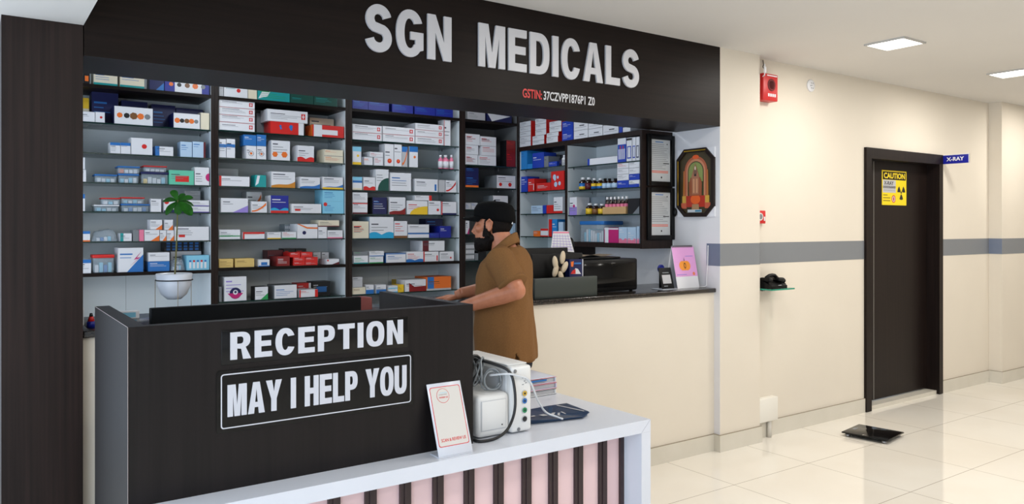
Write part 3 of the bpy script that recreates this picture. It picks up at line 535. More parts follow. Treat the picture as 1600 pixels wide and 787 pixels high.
('small grey box','second along, sixth shelf of narrow bay',3.4884,5.506,1.2681,0.0315,0.1,0.0577,0,'gy','',''),
('white box with red sides','first along, top shelf of corner rack',3.923,5.4094,2.24,0.1606,0.2,0.0426,1,'w','text:k','r'),
('white box with red sides','one above first item, top shelf of corner rack',3.923,5.4094,2.2831,0.1606,0.2,0.0448,1,'w','text:k','r'),
('white box with red sides','two above first item, top shelf of corner rack',3.923,5.4094,2.3284,0.1606,0.2,0.0403,1,'w','text:k','r'),
('white box with red sides','three above first item, top shelf of corner rack',3.923,5.4094,2.3692,0.1606,0.2,0.0437,1,'w','text:k','r'),
('white box with red sides','four above first item, top shelf of corner rack',3.923,5.4094,2.4135,0.1606,0.2,0.0426,1,'w','text:k','r'),
('white box with red sides','second along, top shelf of corner rack',3.923,5.2227,2.24,0.1643,0.2,0.035,1,'w','text:k','r'),
('white box with red sides','one above second item, top shelf of corner rack',3.923,5.2227,2.2755,0.1643,0.2,0.0416,1,'w','text:k','r'),
('white box with red sides','two above second item, top shelf of corner rack',3.923,5.1889,2.3176,0.1502,0.2,0.0474,1,'w','text:k','r'),
('white box with red sides','three above second item, top shelf of corner rack',3.923,5.1889,2.3656,0.1502,0.2,0.0469,1,'w','text:k','r'),
('white box with red sides','four above second item, top shelf of corner rack',3.923,5.1889,2.413,0.1502,0.2,0.0458,1,'w','text:k','r'),
('white box with red sides','third along, top shelf of corner rack',3.923,5.0328,2.24,0.1513,0.2,0.0498,1,'w','text:k','r'),
('white box with red sides','one above third item, top shelf of corner rack',3.923,5.0268,2.2903,0.1563,0.2,0.0337,1,'w','text:k','r'),
('white box with red sides','two above third item, top shelf of corner rack',3.923,4.9905,2.3245,0.1583,0.2,0.0423,1,'w','text:k','r'),
('white box with red sides','three above third item, top shelf of corner rack',3.923,4.9905,2.3673,0.1583,0.2,0.0458,1,'w','text:k','r'),
('bright blue box','fourth along, top shelf of corner rack',3.923,4.832,2.24,0.1386,0.2,0.0808,1,'b2','text:w',''),
('bright blue box','one above fourth item, top shelf of corner rack',3.923,4.832,2.3213,0.1386,0.2,0.0753,1,'b2','text:w',''),
('white carton with black dash','first along, top shelf of certificate rack',3.923,4.6679,2.24,0.1703,0.2,0.0662,1,'w','patchk',''),
('white carton with black dash','one above first item, top shelf of certificate rack',3.923,4.6679,2.3067,0.1703,0.2,0.0737,1,'w','patchk',''),
('white carton with black dash','second along, top shelf of certificate rack',3.923,4.4949,2.24,0.1624,0.2,0.0628,1,'w','patchk',''),
('white carton with black dash','one above second item, top shelf of certificate rack',3.923,4.4949,2.3033,0.1624,0.2,0.069,1,'w','patchk',''),
('white carton with black dash','third along, top shelf of certificate rack',3.923,4.3227,2.24,0.1692,0.2,0.0738,1,'w','patchk',''),
('narrow blue box','fourth along, top shelf of certificate rack',3.923,4.213,2.24,0.034,0.2,0.0521,1,'b2','',''),
('low white box','fifth along, top shelf of certificate rack',3.923,4.1507,2.24,0.0786,0.2,0.0368,1,'w','',''),
('tall sky blue box','first along, second shelf of corner rack',3.923,5.4269,2.045,0.0862,0.2,0.1701,1,'sb','text:b',''),
('low sky blue box','second along, second shelf of corner rack',3.923,5.3442,2.045,0.0715,0.13,0.041,1,'sb','text:b',''),
('royal blue box','third along, second shelf of corner rack',3.923,5.2244,2.045,0.1607,0.13,0.1281,1,'b2','text:w',''),
('pale grey box','fourth along, second shelf of corner rack',3.923,5.1121,2.045,0.0568,0.2,0.0904,1,'gy','text:k',''),
('low royal blue box','fifth along, second shelf of corner rack',3.923,5.0238,2.045,0.1093,0.2,0.0395,1,'b2','text:w',''),
('pale grey box','first along back row, second shelf of corner rack',4.071,5.2389,2.045,0.154,0.1,0.1167,1,'gy','text:k',''),
('BOT:k','sixth along, second shelf of corner rack',3.923,4.9351,2.045,0.0271,0.2,0.0867,1,'',0,''),
('BOT:w','seventh along, second shelf of corner rack',3.923,4.898,2.045,0.0403,0.2,0.0844,1,'',0,''),
('blue box with white specks','first along, third shelf of corner rack',3.923,5.425,1.85,0.09,0.13,0.1334,1,'b2','text:w',''),
('red box','second along, third shelf of corner rack',3.923,5.3237,1.85,0.0898,0.13,0.1091,1,'r','text:w|rightq2:w',''),
('low red box with white specks','third along, third shelf of corner rack',3.923,5.1507,1.85,0.1971,0.13,0.0656,1,'r','text:w',''),
('translucent grey box','first along back row, third shelf of corner rack',4.071,5.3564,1.85,0.2201,0.1,0.1147,1,'gy','',''),
('large red box with blue specks','fourth along, third shelf of corner rack',3.923,4.9615,1.85,0.1707,0.2,0.1529,1,'r','blob:p',''),
('pale blue and white box','first along, fourth shelf of corner rack',3.923,5.2438,1.66,0.1582,0.2,0.0683,1,'p','text:n',''),
('blue box','second along, fourth shelf of corner rack',3.923,5.1365,1.66,0.0462,0.2,0.0694,1,'b2','',''),
('red box','third along, fourth shelf of corner rack',3.923,5.0629,1.66,0.0907,0.2,0.0682,1,'r','',''),
('white box with red foot','fourth along, fourth shelf of corner rack',3.923,4.9538,1.66,0.1176,0.2,0.1321,1,'w','text:k|base:r',''),
('orange box','first along, fifth shelf of corner rack',3.923,5.2433,1.468,0.0949,0.2,0.0466,1,'o','text:w',''),
('white and red box','second along, fifth shelf of corner rack',3.923,5.138,1.468,0.1053,0.2,0.0658,1,'w','topq:r|base:r',''),
('tall red box','third along, fifth shelf of corner rack',3.923,5.0589,1.468,0.0377,0.2,0.1435,1,'r','',''),
('tall sky blue box','fourth along, fifth shelf of corner rack',3.923,5.0003,1.468,0.0645,0.2,0.1431,1,'sb','text:w',''),
('blue and red box','fifth along, fifth shelf of corner rack',3.923,4.9181,1.468,0.0607,0.2,0.1196,1,'p','base:r',''),
('dark green box','first along, sixth shelf of corner rack',3.923,5.3015,1.29,0.0321,0.2,0.0681,1,'dg','text:g',''),
('pale grey box','second along, sixth shelf of corner rack',3.923,5.1865,1.29,0.1767,0.2,0.0691,1,'gw','text:k',''),
('white box with blue writing','third along, sixth shelf of corner rack',3.923,4.9891,1.29,0.1977,0.2,0.0658,1,'w','text:b',''),
('long flat white box with blue end','first along, second shelf of certificate rack',3.923,4.4176,2.024,0.3348,0.2,0.0506,1,'w','leftq2:b2',''),
('tall blue and white box','second along, second shelf of certificate rack',3.923,4.2003,2.024,0.0877,0.2,0.1755,1,'b2','topq:w|vials',''),
('tall white box with blue outline','third along, second shelf of certificate rack',3.923,4.1232,2.024,0.0546,0.2,0.1736,1,'w','outl:b2|topq2:k',''),
('tall white box with blue outline','fourth along, second shelf of certificate rack',3.923,4.0738,2.024,0.0327,0.2,0.172,1,'w','outl:b2',''),
('tall white box with blue outline','fifth along, second shelf of certificate rack',3.923,4.0359,2.024,0.0318,0.2,0.1711,1,'w','outl:n',''),
('BOT:k:yb','first along, third shelf of certificate rack',3.923,4.6773,1.835,0.0683,0.2,0.1011,1,'',0,''),
('BOT:k:m','second along, third shelf of certificate rack',3.923,4.6051,1.835,0.0625,0.2,0.0972,1,'',0,''),
('BOT:k:by','third along, third shelf of certificate rack',3.923,4.5343,1.835,0.0526,0.2,0.0875,1,'',0,''),
('BOT:k:by','fourth along, third shelf of certificate rack',3.923,4.4682,1.835,0.058,0.2,0.0843,1,'',0,''),
('BOT:n:p','fifth along, third shelf of certificate rack',3.923,4.4095,1.835,0.0465,0.2,0.081,1,'',0,''),
('BOT:n:p','sixth along, third shelf of certificate rack',3.923,4.3591,1.835,0.0459,0.2,0.0784,1,'',0,''),
('BOT:n:p','seventh along, third shelf of certificate rack',3.923,4.2992,1.835,0.0656,0.2,0.0758,1,'',0,''),
('royal blue box','eighth along, third shelf of certificate rack',3.923,4.1896,1.835,0.1212,0.2,0.0537,1,'b2','text:w',''),
('white box with black band','one above eighth item, third shelf of certificate rack',3.923,4.1896,1.8892,0.1212,0.2,0.0452,1,'w','text:k',''),
('white box with black band','two above eighth item, third shelf of certificate rack',3.923,4.1896,1.9349,0.1212,0.2,0.041,1,'w','text:k',''),
('white box with red word','three above eighth item, third shelf of certificate rack',3.923,4.1896,1.9764,0.1212,0.2,0.0438,1,'w','text:r',''),
('white box with blue foot','ninth along, third shelf of certificate rack',3.923,4.0725,1.835,0.1051,0.2,0.0517,1,'w','baseh:b2|text:k',''),
('royal blue box','one above ninth item, third shelf of certificate rack',3.923,4.0725,1.8872,0.1051,0.2,0.043,1,'b2','text:w',''),
('white box with black band','two above ninth item, third shelf of certificate rack',3.923,4.0725,1.9307,0.1051,0.2,0.043,1,'w','text:k',''),
('white box with black band','three above ninth item, third shelf of certificate rack',3.923,4.0725,1.9742,0.1051,0.2,0.0444,1,'w','text:k',''),
('white box with purple half','first along, fourth shelf of certificate rack',3.923,4.7614,1.642,0.0908,0.13,0.1436,1,'w','baseh:l|text:k|dot:mg',''),
('large translucent grey box','first along back row, fourth shelf of certificate rack',4.071,4.6798,1.642,0.2605,0.1,0.1446,1,'pt','dotl:r',''),
('BOT:k:y','second along, fourth shelf of certificate rack',3.923,4.5962,1.642,0.0668,0.13,0.09,1,'',0,''),
('BOT:k:br','third along, fourth shelf of certificate rack',3.923,4.5234,1.642,0.0611,0.13,0.0852,1,'',0,''),
('BOT:k:y','fourth along, fourth shelf of certificate rack',3.923,4.4521,1.642,0.0642,0.2,0.0821,1,'',0,''),
('TRAY','fifth along, fourth shelf of certificate rack',3.923,4.2859,1.642,0.2512,0.2,0.0563,1,'',0,''),
('dark grey plastic pouch','sixth along, fourth shelf of certificate rack',3.923,4.0784,1.642,0.1168,0.2,0.1118,1,'k','diag:gy',''),
('CONT:b:w','first along, bottom shelf of certificate rack',3.923,4.5414,1.43,0.2851,0.2,0.1637,1,'',0,''),
('magenta box with white end','second along, bottom shelf of certificate rack',3.923,4.3153,1.43,0.1545,0.2,0.1125,1,'mg','leftq:w|topq2:w',''),
('pale blue box','third along, bottom shelf of certificate rack',3.923,4.1903,1.43,0.0874,0.2,0.1168,1,'p','hills:pk|text:w',''),
('pale blue box','fourth along, bottom shelf of certificate rack',3.923,4.0972,1.43,0.087,0.2,0.1169,1,'p','hills:pk|text:w',''),
('narrow pale blue box','fifth along, bottom shelf of certificate rack',3.923,4.033,1.43,0.026,0.2,0.1223,1,'p','hills:pk',''),
]
# ---------------------------------------------------------------- shop sign
t = thing('shop_sign', 'large white raised letters SGN MEDICALS on the dark fascia', 'sign', (2.5, YF, 2.42))
inv = lambda t_: (-t_.location.x, -t_.location.y, -t_.location.z)
def letters(txt, x0, x1, z0, z1, y0, y1, parent, name='letter', gap=.1, s=.23, v=.18, space=.45, mt=None):
    lay, k = layout(txt, x0, x1, gap, space, s, v)
    for ch, x, ct in lay:
        b = MB(); letter_mesh(b, ct, x, z0, k, z1-z0, y0, y1, mt or letter_w); o = b.build(name, fix=False)
        if parent: o.parent = parent; o.matrix_parent_inverse = Matrix.Translation(inv(parent))
letters('SGN', 1.594, 2.084, 2.42, 2.654, YF-.012, YF, t, gap=.13, s=.235, v=.19)
letters('MEDICALS', 2.255, 3.45, 2.42, 2.655, YF-.012, YF, t, gap=.125, s=.23, v=.19)
t = thing('tax_number_lettering', 'small red and white GSTIN number lettering under the shop name', 'lettering', (2.8, YF, 2.27))
o = text_mesh('GSTIN:', 2.553, 2.69, 2.279, 2.331, YF-.002, mat('red_lettering', (200, 30, 28), .4), 'red_heading', bold=.022); o.parent = t; o.matrix_parent_inverse = Matrix.Translation(inv(t))
o = text_mesh('37CZVPP1876P1 Z0', 2.702, 3.09, 2.279, 2.331, YF-.002, letter_w, 'white_number', bold=.022); o.parent = t; o.matrix_parent_inverse = Matrix.Translation(inv(t))
# ---------------------------------------------------------------- shelving along the back wall
YB, YBK = 5.494, 5.855
def bay(lab, x0, x1, lt, rt, shelves, inner, top=ZC-.01, backz=.0):
    t = thing('shelving_bay', lab, 'shelving', ((x0+x1)/2, YB, 0), 0, 'built-in shelving bays of the back wall'); off = Matrix.Translation(inv(t))
    def part(b, n):
        o = b.build(n, t); o.matrix_parent_inverse = off; return o
    for a, c, s in ((x0-lt, x0, 1), (x1, x1+rt, -1)):
        b = MB(); b.box(a, c, YB, YBK, 0, top, wenge)
        xs = c+.0006 if s > 0 else a-.0006; b.box(min(xs, c if s > 0 else a), max(xs, c if s > 0 else a), YB+.004, YBK-.006, 0.02, top-.01, inner); part(b, 'side_panel')
    MB().box(x0, x1, YBK-.006, YBK, 0, top, inner).build('back_panel', t).matrix_parent_inverse = off
    for z, k in shelves:
        b = MB()
        if k == 'w': b.box(x0, x1, YB+.001, YBK-.007, z-.022, z, wengeh); part(b, 'wooden_shelf')
        else:
            b.box(x0, x1, YB+.008, YBK-.012, z-.008, z, glass, glass_edge); part(b, 'glass_shelf')
            for xx in (x0+.006, x1-.006):
                for yy in (YB+.06, YBK-.08): part(MB().lathe([(.005, z-.02), (.006, z-.0085)], chrome, (xx, yy, 0), 8), 'shelf_pin')
    if x1-x0 > .6: part(MB().box((x0+x1)/2-.001, (x0+x1)/2+.001, YBK-.0068, YBK-.006, .9, 1.235, mat('panel_joint', (150, 155, 158), .6)), 'panel_seam')
bay('shelving bay of glass shelves standing next to the dark column', .40, 1.3425, .03, .023, [(2.446, 'w'), (2.208, 'g'), (2.017, 'g'), (1.83, 'g'), (1.646, 'g'), (1.456, 'g'), (1.257, 'w'), (.8, 'w')], melamine)
bay('second shelving bay from the dark column, red boxes near its top', 1.390, 2.314, .0235, .025, [(2.446, 'w'), (2.215, 'g'), (2.025, 'g'), (1.83, 'g'), (1.648, 'g'), (1.463, 'g'), (1.268, 'w'), (1.034, 'g'), (.8, 'w')], melamine)
bay('third shelving bay from the dark column, behind the man\'s face', 2.366, 3.313, .026, .027, [(2.446, 'w'), (2.212, 'g'), (2.022, 'g'), (1.83, 'g'), (1.647, 'g'), (1.46, 'g'), (1.268, 'w'), (1.034, 'g'), (.8, 'w')], melamine)
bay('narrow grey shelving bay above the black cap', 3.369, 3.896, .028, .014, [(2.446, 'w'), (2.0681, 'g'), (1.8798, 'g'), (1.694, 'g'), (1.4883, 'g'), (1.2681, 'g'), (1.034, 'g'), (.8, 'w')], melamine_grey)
# ---------------------------------------------------------------- racks along the right wall of the shop
XW = 3.911
def rack(lab, y0, y1, shelves, zb, zt, ends):
    t = thing('wall_rack', lab, 'shelving', (XW, (y0+y1)/2, zb), 0, 'racks along the side wall'); off = Matrix.Translation(inv(t))
    def part(b, n):
        o = b.build(n, t); o.matrix_parent_inverse = off; return o
    for (a, c) in ends:
        b = MB(); b.box(XW, XP-.008, a, c, zb, zt, wenge); part(b, 'end_panel')
        if a > y1-.05: part(MB().box(XW+.004, XP-.008, a-.0006, a, zb+.02, zt-.04, melamine), 'inner_lining')
        if c < y0+.05: part(MB().box(XW+.004, XP-.008, c, c+.0006, zb+.02, zt-.04, melamine), 'inner_lining')
    part(MB().box(XP-.008, XP-.002, y0, y1, zb, zt, melamine), 'back_panel')
    i0 = ends[0][1]+.0006; i1 = ends[-1][0]-.0006
    for z, k in shelves:
        b = MB()
        if k == 'w': b.box(XW+.001, XP-.008, i0, i1, z-.036, z, wenge); part(b, 'wooden_shelf')
        else:
            b.box(XW+.008, XP-.01, i0, i1, z-.008, z, glass); b.box(XW+.0075, XW+.008, i0, i1, z-.008, z, glass_edge); part(b, 'glass_shelf')
            for yy in (i0+.008, i1-.008):
                for xx in (XW+.06, XP-.07): part(MB().lathe([(.005, z-.02), (.006, z-.0085)], chrome, (xx, yy, 0), 8), 'shelf_pin')
rack('wall rack in the shop corner stacked with red-sided boxes', 4.8365, 5.49, [(2.24, 'w'), (2.045, 'g'), (1.85, 'g'), (1.66, 'g'), (1.468, 'g'), (1.29, 'g'), (1.10, 'w')], 1.05, 2.24, [(4.8365, 4.850), (5.476, 5.49)])
rack('wall rack with the two framed certificates on its end panel', 3.98, 4.836, [(2.24, 'w'), (2.024, 'g'), (1.835, 'g'), (1.642, 'g'), (1.43, 'w')], 1.392, 2.24, [(3.98, 4.0), (4.822, 4.836)])
# ---------------------------------------------------------------- stock on the shelves
def K(c): return pm(c)
def decor(b, dec, w, h, y, rnd, base):
    lay = [0]
    def P(pts, c):
        lay[0] += 1; yy = y-.0003-.00012*lay[0]
        b.poly([((u-.5)*w, yy, v*h) for u, v in pts], K(c))
    def R(u0, v0, u1, v1, c): P([(u0, v0), (u1, v0), (u1, v1), (u0, v1)], c)
    def disc(u, v, r, c, n=14):
        P([(u+r*h/w*cos(2*pi*i/n) if w > h else u+r*cos(2*pi*i/n), v+r*sin(2*pi*i/n) if w > h else v+r*w/h*sin(2*pi*i/n)) for i in range(n)], c)
    def wave(f, c, n=10): P([(0, 0), (1, 0)]+[(1-i/n, f(1-i/n)) for i in range(n+1)], c)
    if base in 'wcgw': R(0, 0, 1, .0018/h, 'ln'); R(0, 1-.0012/h, 1, 1, 'ln'); R(0, 0, .0012/w, 1, 'ln')  # grey lines draw the box edges and the shade between stacked boxes
    for tok in dec.split('|'):
        if not tok: continue
        k, _, c = tok.partition(':'); c = c or 'k'
        if k == 'text':
            v = rnd.uniform(.6, .82); u = .08
            cc = {'k': 'gy', 'w': 'w'}.get(c, c)
            R(u, v, u+rnd.uniform(.25, .5), v+.055, 'dk' if c == 'k' else cc)
            for j in range(rnd.randint(1, 3)):
                v -= .13
                if v > .1: R(u, v, u+rnd.uniform(.35, .8), v+.026, cc)
        elif k == 'base': R(0, 0, 1, .14, c)
        elif k == 'baseh': R(0, 0, 1, .45, c)
        elif k == 'top': R(0, .6, 1, 1, c)
        elif k == 'topq': R(0, .74, 1, 1, c)
        elif k == 'topq2': R(0, .88, 1, .97, c)
        elif k == 'topl': R(0, .965, 1, 1, c)
        elif k == 'band': R(0, .55, 1, .72, c)
        elif k == 'band2': R(0, .28, 1, .38, c)
        elif k == 'left': R(0, 0, .22, 1, c)
        elif k == 'leftq': R(.04, 0, .3, 1, c)
        elif k == 'leftq2': R(0, 0, .07, 1, c)
        elif k == 'right': R(.78, 0, 1, 1, c)
        elif k == 'rightq': R(.84, 0, 1, 1, c)
        elif k == 'rightq2': R(.86, .1, .94, .6, c)
        elif k == 'mid': R(.22, 0, .83, 1, c)
        elif k == 'patch': R(.25, .2, .8, .62, c)
        elif k == 'patchs': R(.12, .25, .3, .45, c)
        elif k == 'patchk': R(.4, .45, .75, .55, 'k'); R(.1, .3, .9, .33, 'gy')
        elif k == 'logo': R(.84, .3, .94, .78, c); R(.88, .36, .9, .72, 'w'); R(.86, .49, .92, .59, 'w')
        elif k == 'diag': P([(.42, 0), (1, 0), (1, .5)], c)
        elif k == 'diagb': P([(.35, 0), (1, 0), (1, .72)], c)
        elif k == 'bolt': P([(.42, .2), (.9, .62), (.74, .58), (.94, .86), (.62, .5), (.78, .54)], c)
        elif k == 'wedge': P([(.2, 0), (1, 0), (1, .45), (.45, .4), (.2, .75)], c)
        elif k == 'wedge2': P([(.02, .9), (.95, .75), (.2, .02)], c)
        elif k == 'wave': wave(lambda u: .12+.3*u**2+.06*sin(6*u), c)
        elif k == 'wave2': P([(.02, .1), (.2, .95), (.45, .95), (.3, .3)], c)
        elif k == 'hills': wave(lambda u: .16+.14*abs(sin(5*u+.6)), c)
        elif k == 'arc': P([(.05+.9*i/8, .2+.7*(i/8)**2) for i in range(9)]+[(.95-.9*i/8, .08+.6*(1-i/8)**2) for i in range(9)], c)
        elif k == 'arc2': P([(0, 1), (.1, 1), (.5, .78), (1, .76), (1, .66), (.48, .68)], c)
        elif k == 'quart': P([(1, 0)]+[(1-.85*cos(pi/2*i/8), .6*sin(pi/2*i/8)) for i in range(9)], c)
        elif k == 'dot': disc(.62, .5, .14, c)
        elif k == 'dots': disc(.78, .35, .1, c)
        elif k == 'dotl': disc(.12, .75, .16, c)
        elif k == 'discr': P([(1, .22)]+[(1-.25*sin(pi*i/10), .45-.22*cos(pi*i/10)) for i in range(11)]+[(1, .67)], c)
        elif k == 'ball': disc(.55, .24, .24, c); disc(.55, .26, .13, 'o')
        elif k == 'ringc': disc(.5, .42, .27, 'gy'); disc(.5, .42, .22, 'w'); disc(.5, .42, .13, c)
        elif k == 'bigring': disc(.5, .32, .26, 'n', 24); P([(.15+.7*(i/12), .32-.22*sin(pi*i/12)) for i in range(13)], 'mg'); disc(.5, .36, .11, 'w', 18); disc(.5, .37, .055, 'n')
        elif k == 'oval': disc(.35, .4, .13, c)
        elif k == 'pics':
            for j, cc in enumerate(['o', 'k', 'br', 'o', 'gy']): disc(.14+.18*j, .5, rnd.uniform(.14, .22), cc, 7)
        elif k == 'pics2': disc(.2, .3, .15, c, 6); disc(.7, .3, .17, c, 6)
        elif k == 'blob':
            for j in range(5): disc(rnd.uniform(.25, .7), rnd.uniform(.3, .7), rnd.uniform(.08, .16), c, 7)
        elif k == 'vials':
            for j in range(5): R(.1+.17*j, .12, .19+.17*j, .55, 'w'); R(.1+.17*j, .55, .19+.17*j, .68, 'r' if j % 2 else 'b')
        elif k == 'grid':
            for i in range(6):
                for j in range(3): R(.06+.155*i, .1+.29*j, .16+.155*i, .3+.29*j, c)
        elif k == 'outl':
            for a in [(.12, .12, .88, .17), (.12, .6, .88, .64), (.12, .12, .24, .64), (.76, .12, .88, .64)]: R(*a, c)
        elif k == 'hang': pass
clear = plastic_clear('clear_plastic', (190, 205, 215), .35); clear_t = plastic_clear('thin_clear_film', (200, 215, 228), .3)
CN = dict(b='blue', n='navy', r='red', w='white', o='orange', y='yellow', v='blue', k='black', pk='pink', yb='yellow and blue', by='blue and yellow', m='maroon', p='pale blue', br='brown')
GRP = 'stock on the pharmacy shelves'
for i, (desc, pos, x, y, z, w, d, h, rot, base, dec, side) in enumerate(STOCK):
    rnd = random.Random(i*7+3); rz = -pi/2 if rot else 0; yf = 0
    if desc.startswith('CONT'):
        _, lid, inn = desc.split(':')
        t = thing('plastic_container', f'clear container with {CN[lid]} lid, {pos}', 'container', (x, y, z), rz, 'clear containers on the pharmacy shelves')
        a = w/2; b = MB(); b.bbox(-a*.94, a*.94, .004, d-.004, 0, h*.84, clear, min(.006, h*.15)); b.build('body', t)
        b = MB(); b.bbox(-a, a, 0, d, h*.82, h, pm(lid), min(.004, h*.06)); b.build('lid', t)
        b = MB(); n = max(2, int(w/.03))
        for j in range(n):
            xx = -a*.8+2*a*.8*(j+.5)/n; c = pm(rnd.choice([inn if inn in PAL else 'b', 'w', 'lb']))
            b.box(xx-a*.65/n, xx+a*.65/n, d*.12, d*.8, .004, h*rnd.uniform(.4, .62), c)
        b.build('contents', t); continue
    if desc.startswith('BOT'):
        q = desc.split(':')[1:]; R0 = min(w, .075)/2
        if q == ['pk']: lab = f'pink bottle with white label, {pos}'; bodyc, cap, l1, l2 = pm('pk'), white_pl, 'w', None
        elif q == ['w']: lab = f'small white bottle, {pos}'; bodyc, cap, l1, l2 = white_pl, white_pl, 'gw', None
        elif len(q) == 1: lab = f'small dark bottle, {pos}'; bodyc, cap, l1, l2 = black_pl, black_pl, 'n', None
        else:
            lb = q[1]; lab = f'dark medicine bottle with {CN[lb]} label, {pos}'; bodyc = mat('amber_bottle', (38, 20, 12), .12); cap = black_pl if q[0] == 'n' else white_pl
            l1, l2 = (('y', 'b') if lb == 'yb' else ('b', 'y') if lb == 'by' else (lb, None))
        t = thing('medicine_bottle', lab, 'bottle', (x, y+(0 if rot else R0), z), rz, 'bottles on the pharmacy shelves')
        if rot: t.location = (x+R0, y, z)
        hb = h*.66
        MB().lathe([(R0*.9, 0), (R0, .004), (R0, hb), (R0*.75, hb+h*.08), (R0*.42, hb+h*.13), (R0*.42, hb+h*.18)], bodyc, n=16).build('body', t)
        MB().lathe([(R0*.52, hb+h*.17), (R0*.52, h), (R0*.1, h)], cap, n=14).build('cap', t)
        b = MB(); b.lathe([(R0+.0006, h*.08), (R0+.0006, h*(.3 if l2 else .55))], pm(l1), n=16)
        if l2: b.lathe([(R0+.0006, h*.3), (R0+.0006, h*.55)], pm(l2), n=16)
        b.build('label', t); continue
    if desc == 'BAG':
        t = thing('plastic_bag', f'crumpled clear plastic bag of strips, {pos}', 'bag', (x, y, z), rz, 'plastic bags on the pharmacy shelves')
        b = MB(); vs = []; n = 9
        for j in range(n+1):
            for k in range(n+1):
                u, v = j/n, k/n; vs.append(((u-.5)*w, d*v, h*(1-.55*abs(u-.6))*(1-(2*v-1)**4)*.75+rnd.uniform(-.006, .006)+.01 if 0 < v < 1 and 0 < u < 1 else .002))
        b.add(vs, [(j*(n+1)+k, (j+1)*(n+1)+k, (j+1)*(n+1)+k+1, j*(n+1)+k+1) for j in range(n) for k in range(n)], clear_t, True); b.build('film', t)
        b = MB()
        for j in range(4): b.box(-w*.3+j*w*.14, -w*.18+j*w*.14, d*.2, d*.7, .003, h*.25+.003*j, pm(['w', 'b', 'w', 'lb'][j]))
        b.build('contents', t); continue
    if desc == 'TRAY':
        t = thing('cardboard_tray', f'brown cardboard tray, {pos}', 'tray', (x, y, z), rz)
        b = MB(); card = mat('cardboard', (196, 158, 108), .7); a = w/2
        b.box(-a, a, 0, .003, 0, h, card); b.box(-a, a, d-.003, d, 0, h, card); b.box(-a, -a+.003, .003, d-.003, 0, h, card); b.box(a-.003, a, .003, d-.003, 0, h, card); b.box(-a, a, 0, d, 0, .003, card); b.build('tray_body', t)
        for j in range(6):
            R0 = w/14; yy = y+a-R0*1.15-j*(w-2.3*R0)/5
            q = thing('medicine_bottle', f'pink syrup bottle, {["first","second","third","fourth","fifth","sixth"][j]} in the brown cardboard tray', 'bottle', (x+.03, yy, z+.0035), 0, 'syrup bottles in the cardboard tray')
            MB().lathe([(R0, 0), (R0, .085), (R0*.5, .105), (R0*.5, .112)], mat('amber_bottle', (38, 20, 12), .12), n=14).build('body', q)
            MB().lathe([(R0*.6, .108), (R0*.6, .128), (.001, .128)], white_pl, n=12).build('cap', q)
            MB().lathe([(R0+.0006, .02), (R0+.0006, .075)], pm('pk'), n=14).build('label', q)
        continue
    m_ = pm(base); b = MB(); a = w/2; sd = pm(side) if side else m_
    b.box(-a, a, 0, d, 0, h, sd, m_)
    if not side: pass
    decor(b, dec, w, h, 0, rnd, base)
    # tuck flap lines on the top edge
    b.poly([(-a*.98, d*.03, h+.0003), (a*.98, d*.03, h+.0003), (a*.98, d*.035, h+.0003), (-a*.98, d*.035, h+.0003)], pm('gy'))
    o = b.build('medicine_box', fix=False); o.location = (x, y, z); o.rotation_euler = (0, 0, rz)
    tag(o, f'{desc}, {pos}', 'box', GRP)
# ---------------------------------------------------------------- pharmacy counter top and what stands on it
ZG = 1.125
b = MB(); b.bbox(.374, XP-.002, YC-.022, 4.15, 1.096, ZG, granite, .006); tag(b.build('worktop'), 'dark granite pharmacy counter top on the cream wall', 'worktop')
# grey-green board on edge
b = MB(); b.bbox(2.69, 3.172, 3.615, 3.64, ZG, 1.247, mat('dark_grey_green', (47, 54, 51), .4), .004); b.box(2.70, 3.16, 3.64, 3.74, ZG, ZG+.012, mat('dark_grey_green', (47, 54, 51), .4)); tag(b.build('counter_screen'), 'dark grey-green low screen standing on edge on the granite counter', 'screen')
# black printer boxes
t = thing('printer', 'black box-shaped printer on the granite counter beside the wall', 'printer', (3.4, 3.76, ZG)); 
b = MB(); b.bbox(-.235, .255, 0, .3, 0.004, .215, black_pl, .012); b.build('body', t)
b = MB(); b.bbox(-.215, .235, -.003, .004, .03, .19, black_gl, .003); b.build('front_cover', t)
b = MB(); b.bbox(-.22, .12, .02, .28, .216, .228, black_pl, .005); b.build('paper_tray_lid', t)
for xx in (-.2, .22):
    for yy in (.03, .27): MB().lathe([(.012, 0), (.012, .006)], black_pl, (xx, yy, 0), 10).build('foot', t)
b = MB(); vs = []; n = 10
for j in range(n+1):
    u = j/n; zz = .0015+.012*sin(u*pi*1.5)**2
    for yy in (0, .16): vs.append((-.16+.30*u, yy, zz))
b.add(vs, [(2*j, 2*j+2, 2*j+3, 2*j+1) for j in range(n)], mat('brown_paper', (120, 105, 88), .7), True); o = b.build('paper_sheet'); o.location = (3.36, 3.82, ZG+.2285); tag(o, 'curled brownish paper sheet lying on top of the black printer', 'paper')
# black document holder with things in it
t = thing('desk_organizer', 'black rounded organizer behind the grey-green screen on the counter', 'organizer', (3.02, 3.80, ZG))
b = MB(); b.bbox(-.215, .19, 0, .012, 0, .26, black_pl, .006); b.bbox(-.215, -.203, .012, .16, 0, .22, black_pl, .005); b.bbox(.178, .19, .012, .16, 0, .22, black_pl, .005); b.bbox(-.215, .19, .148, .16, 0, .29, black_pl, .006); b.build('body', t)
b = MB(); b.bbox(-.275, -.22, -.03, .02, 0, .155, black_pl, .012); b.build('pen_cup', t)
b = MB(); b.bbox(-.262, -.254, -.034, -.03, .05, .15, white_pl, .001); b.bbox(-.243, -.23, -.034, -.03, .05, .105, white_pl, .001); b.build('white_marks', t)
t = thing('flower_ornament', 'cream five-petal flower ornament on a brown stalk in front of organizer', 'ornament', (2.975, 3.74, ZG))
petal = mat('cream_petal', (206, 188, 160), .45)
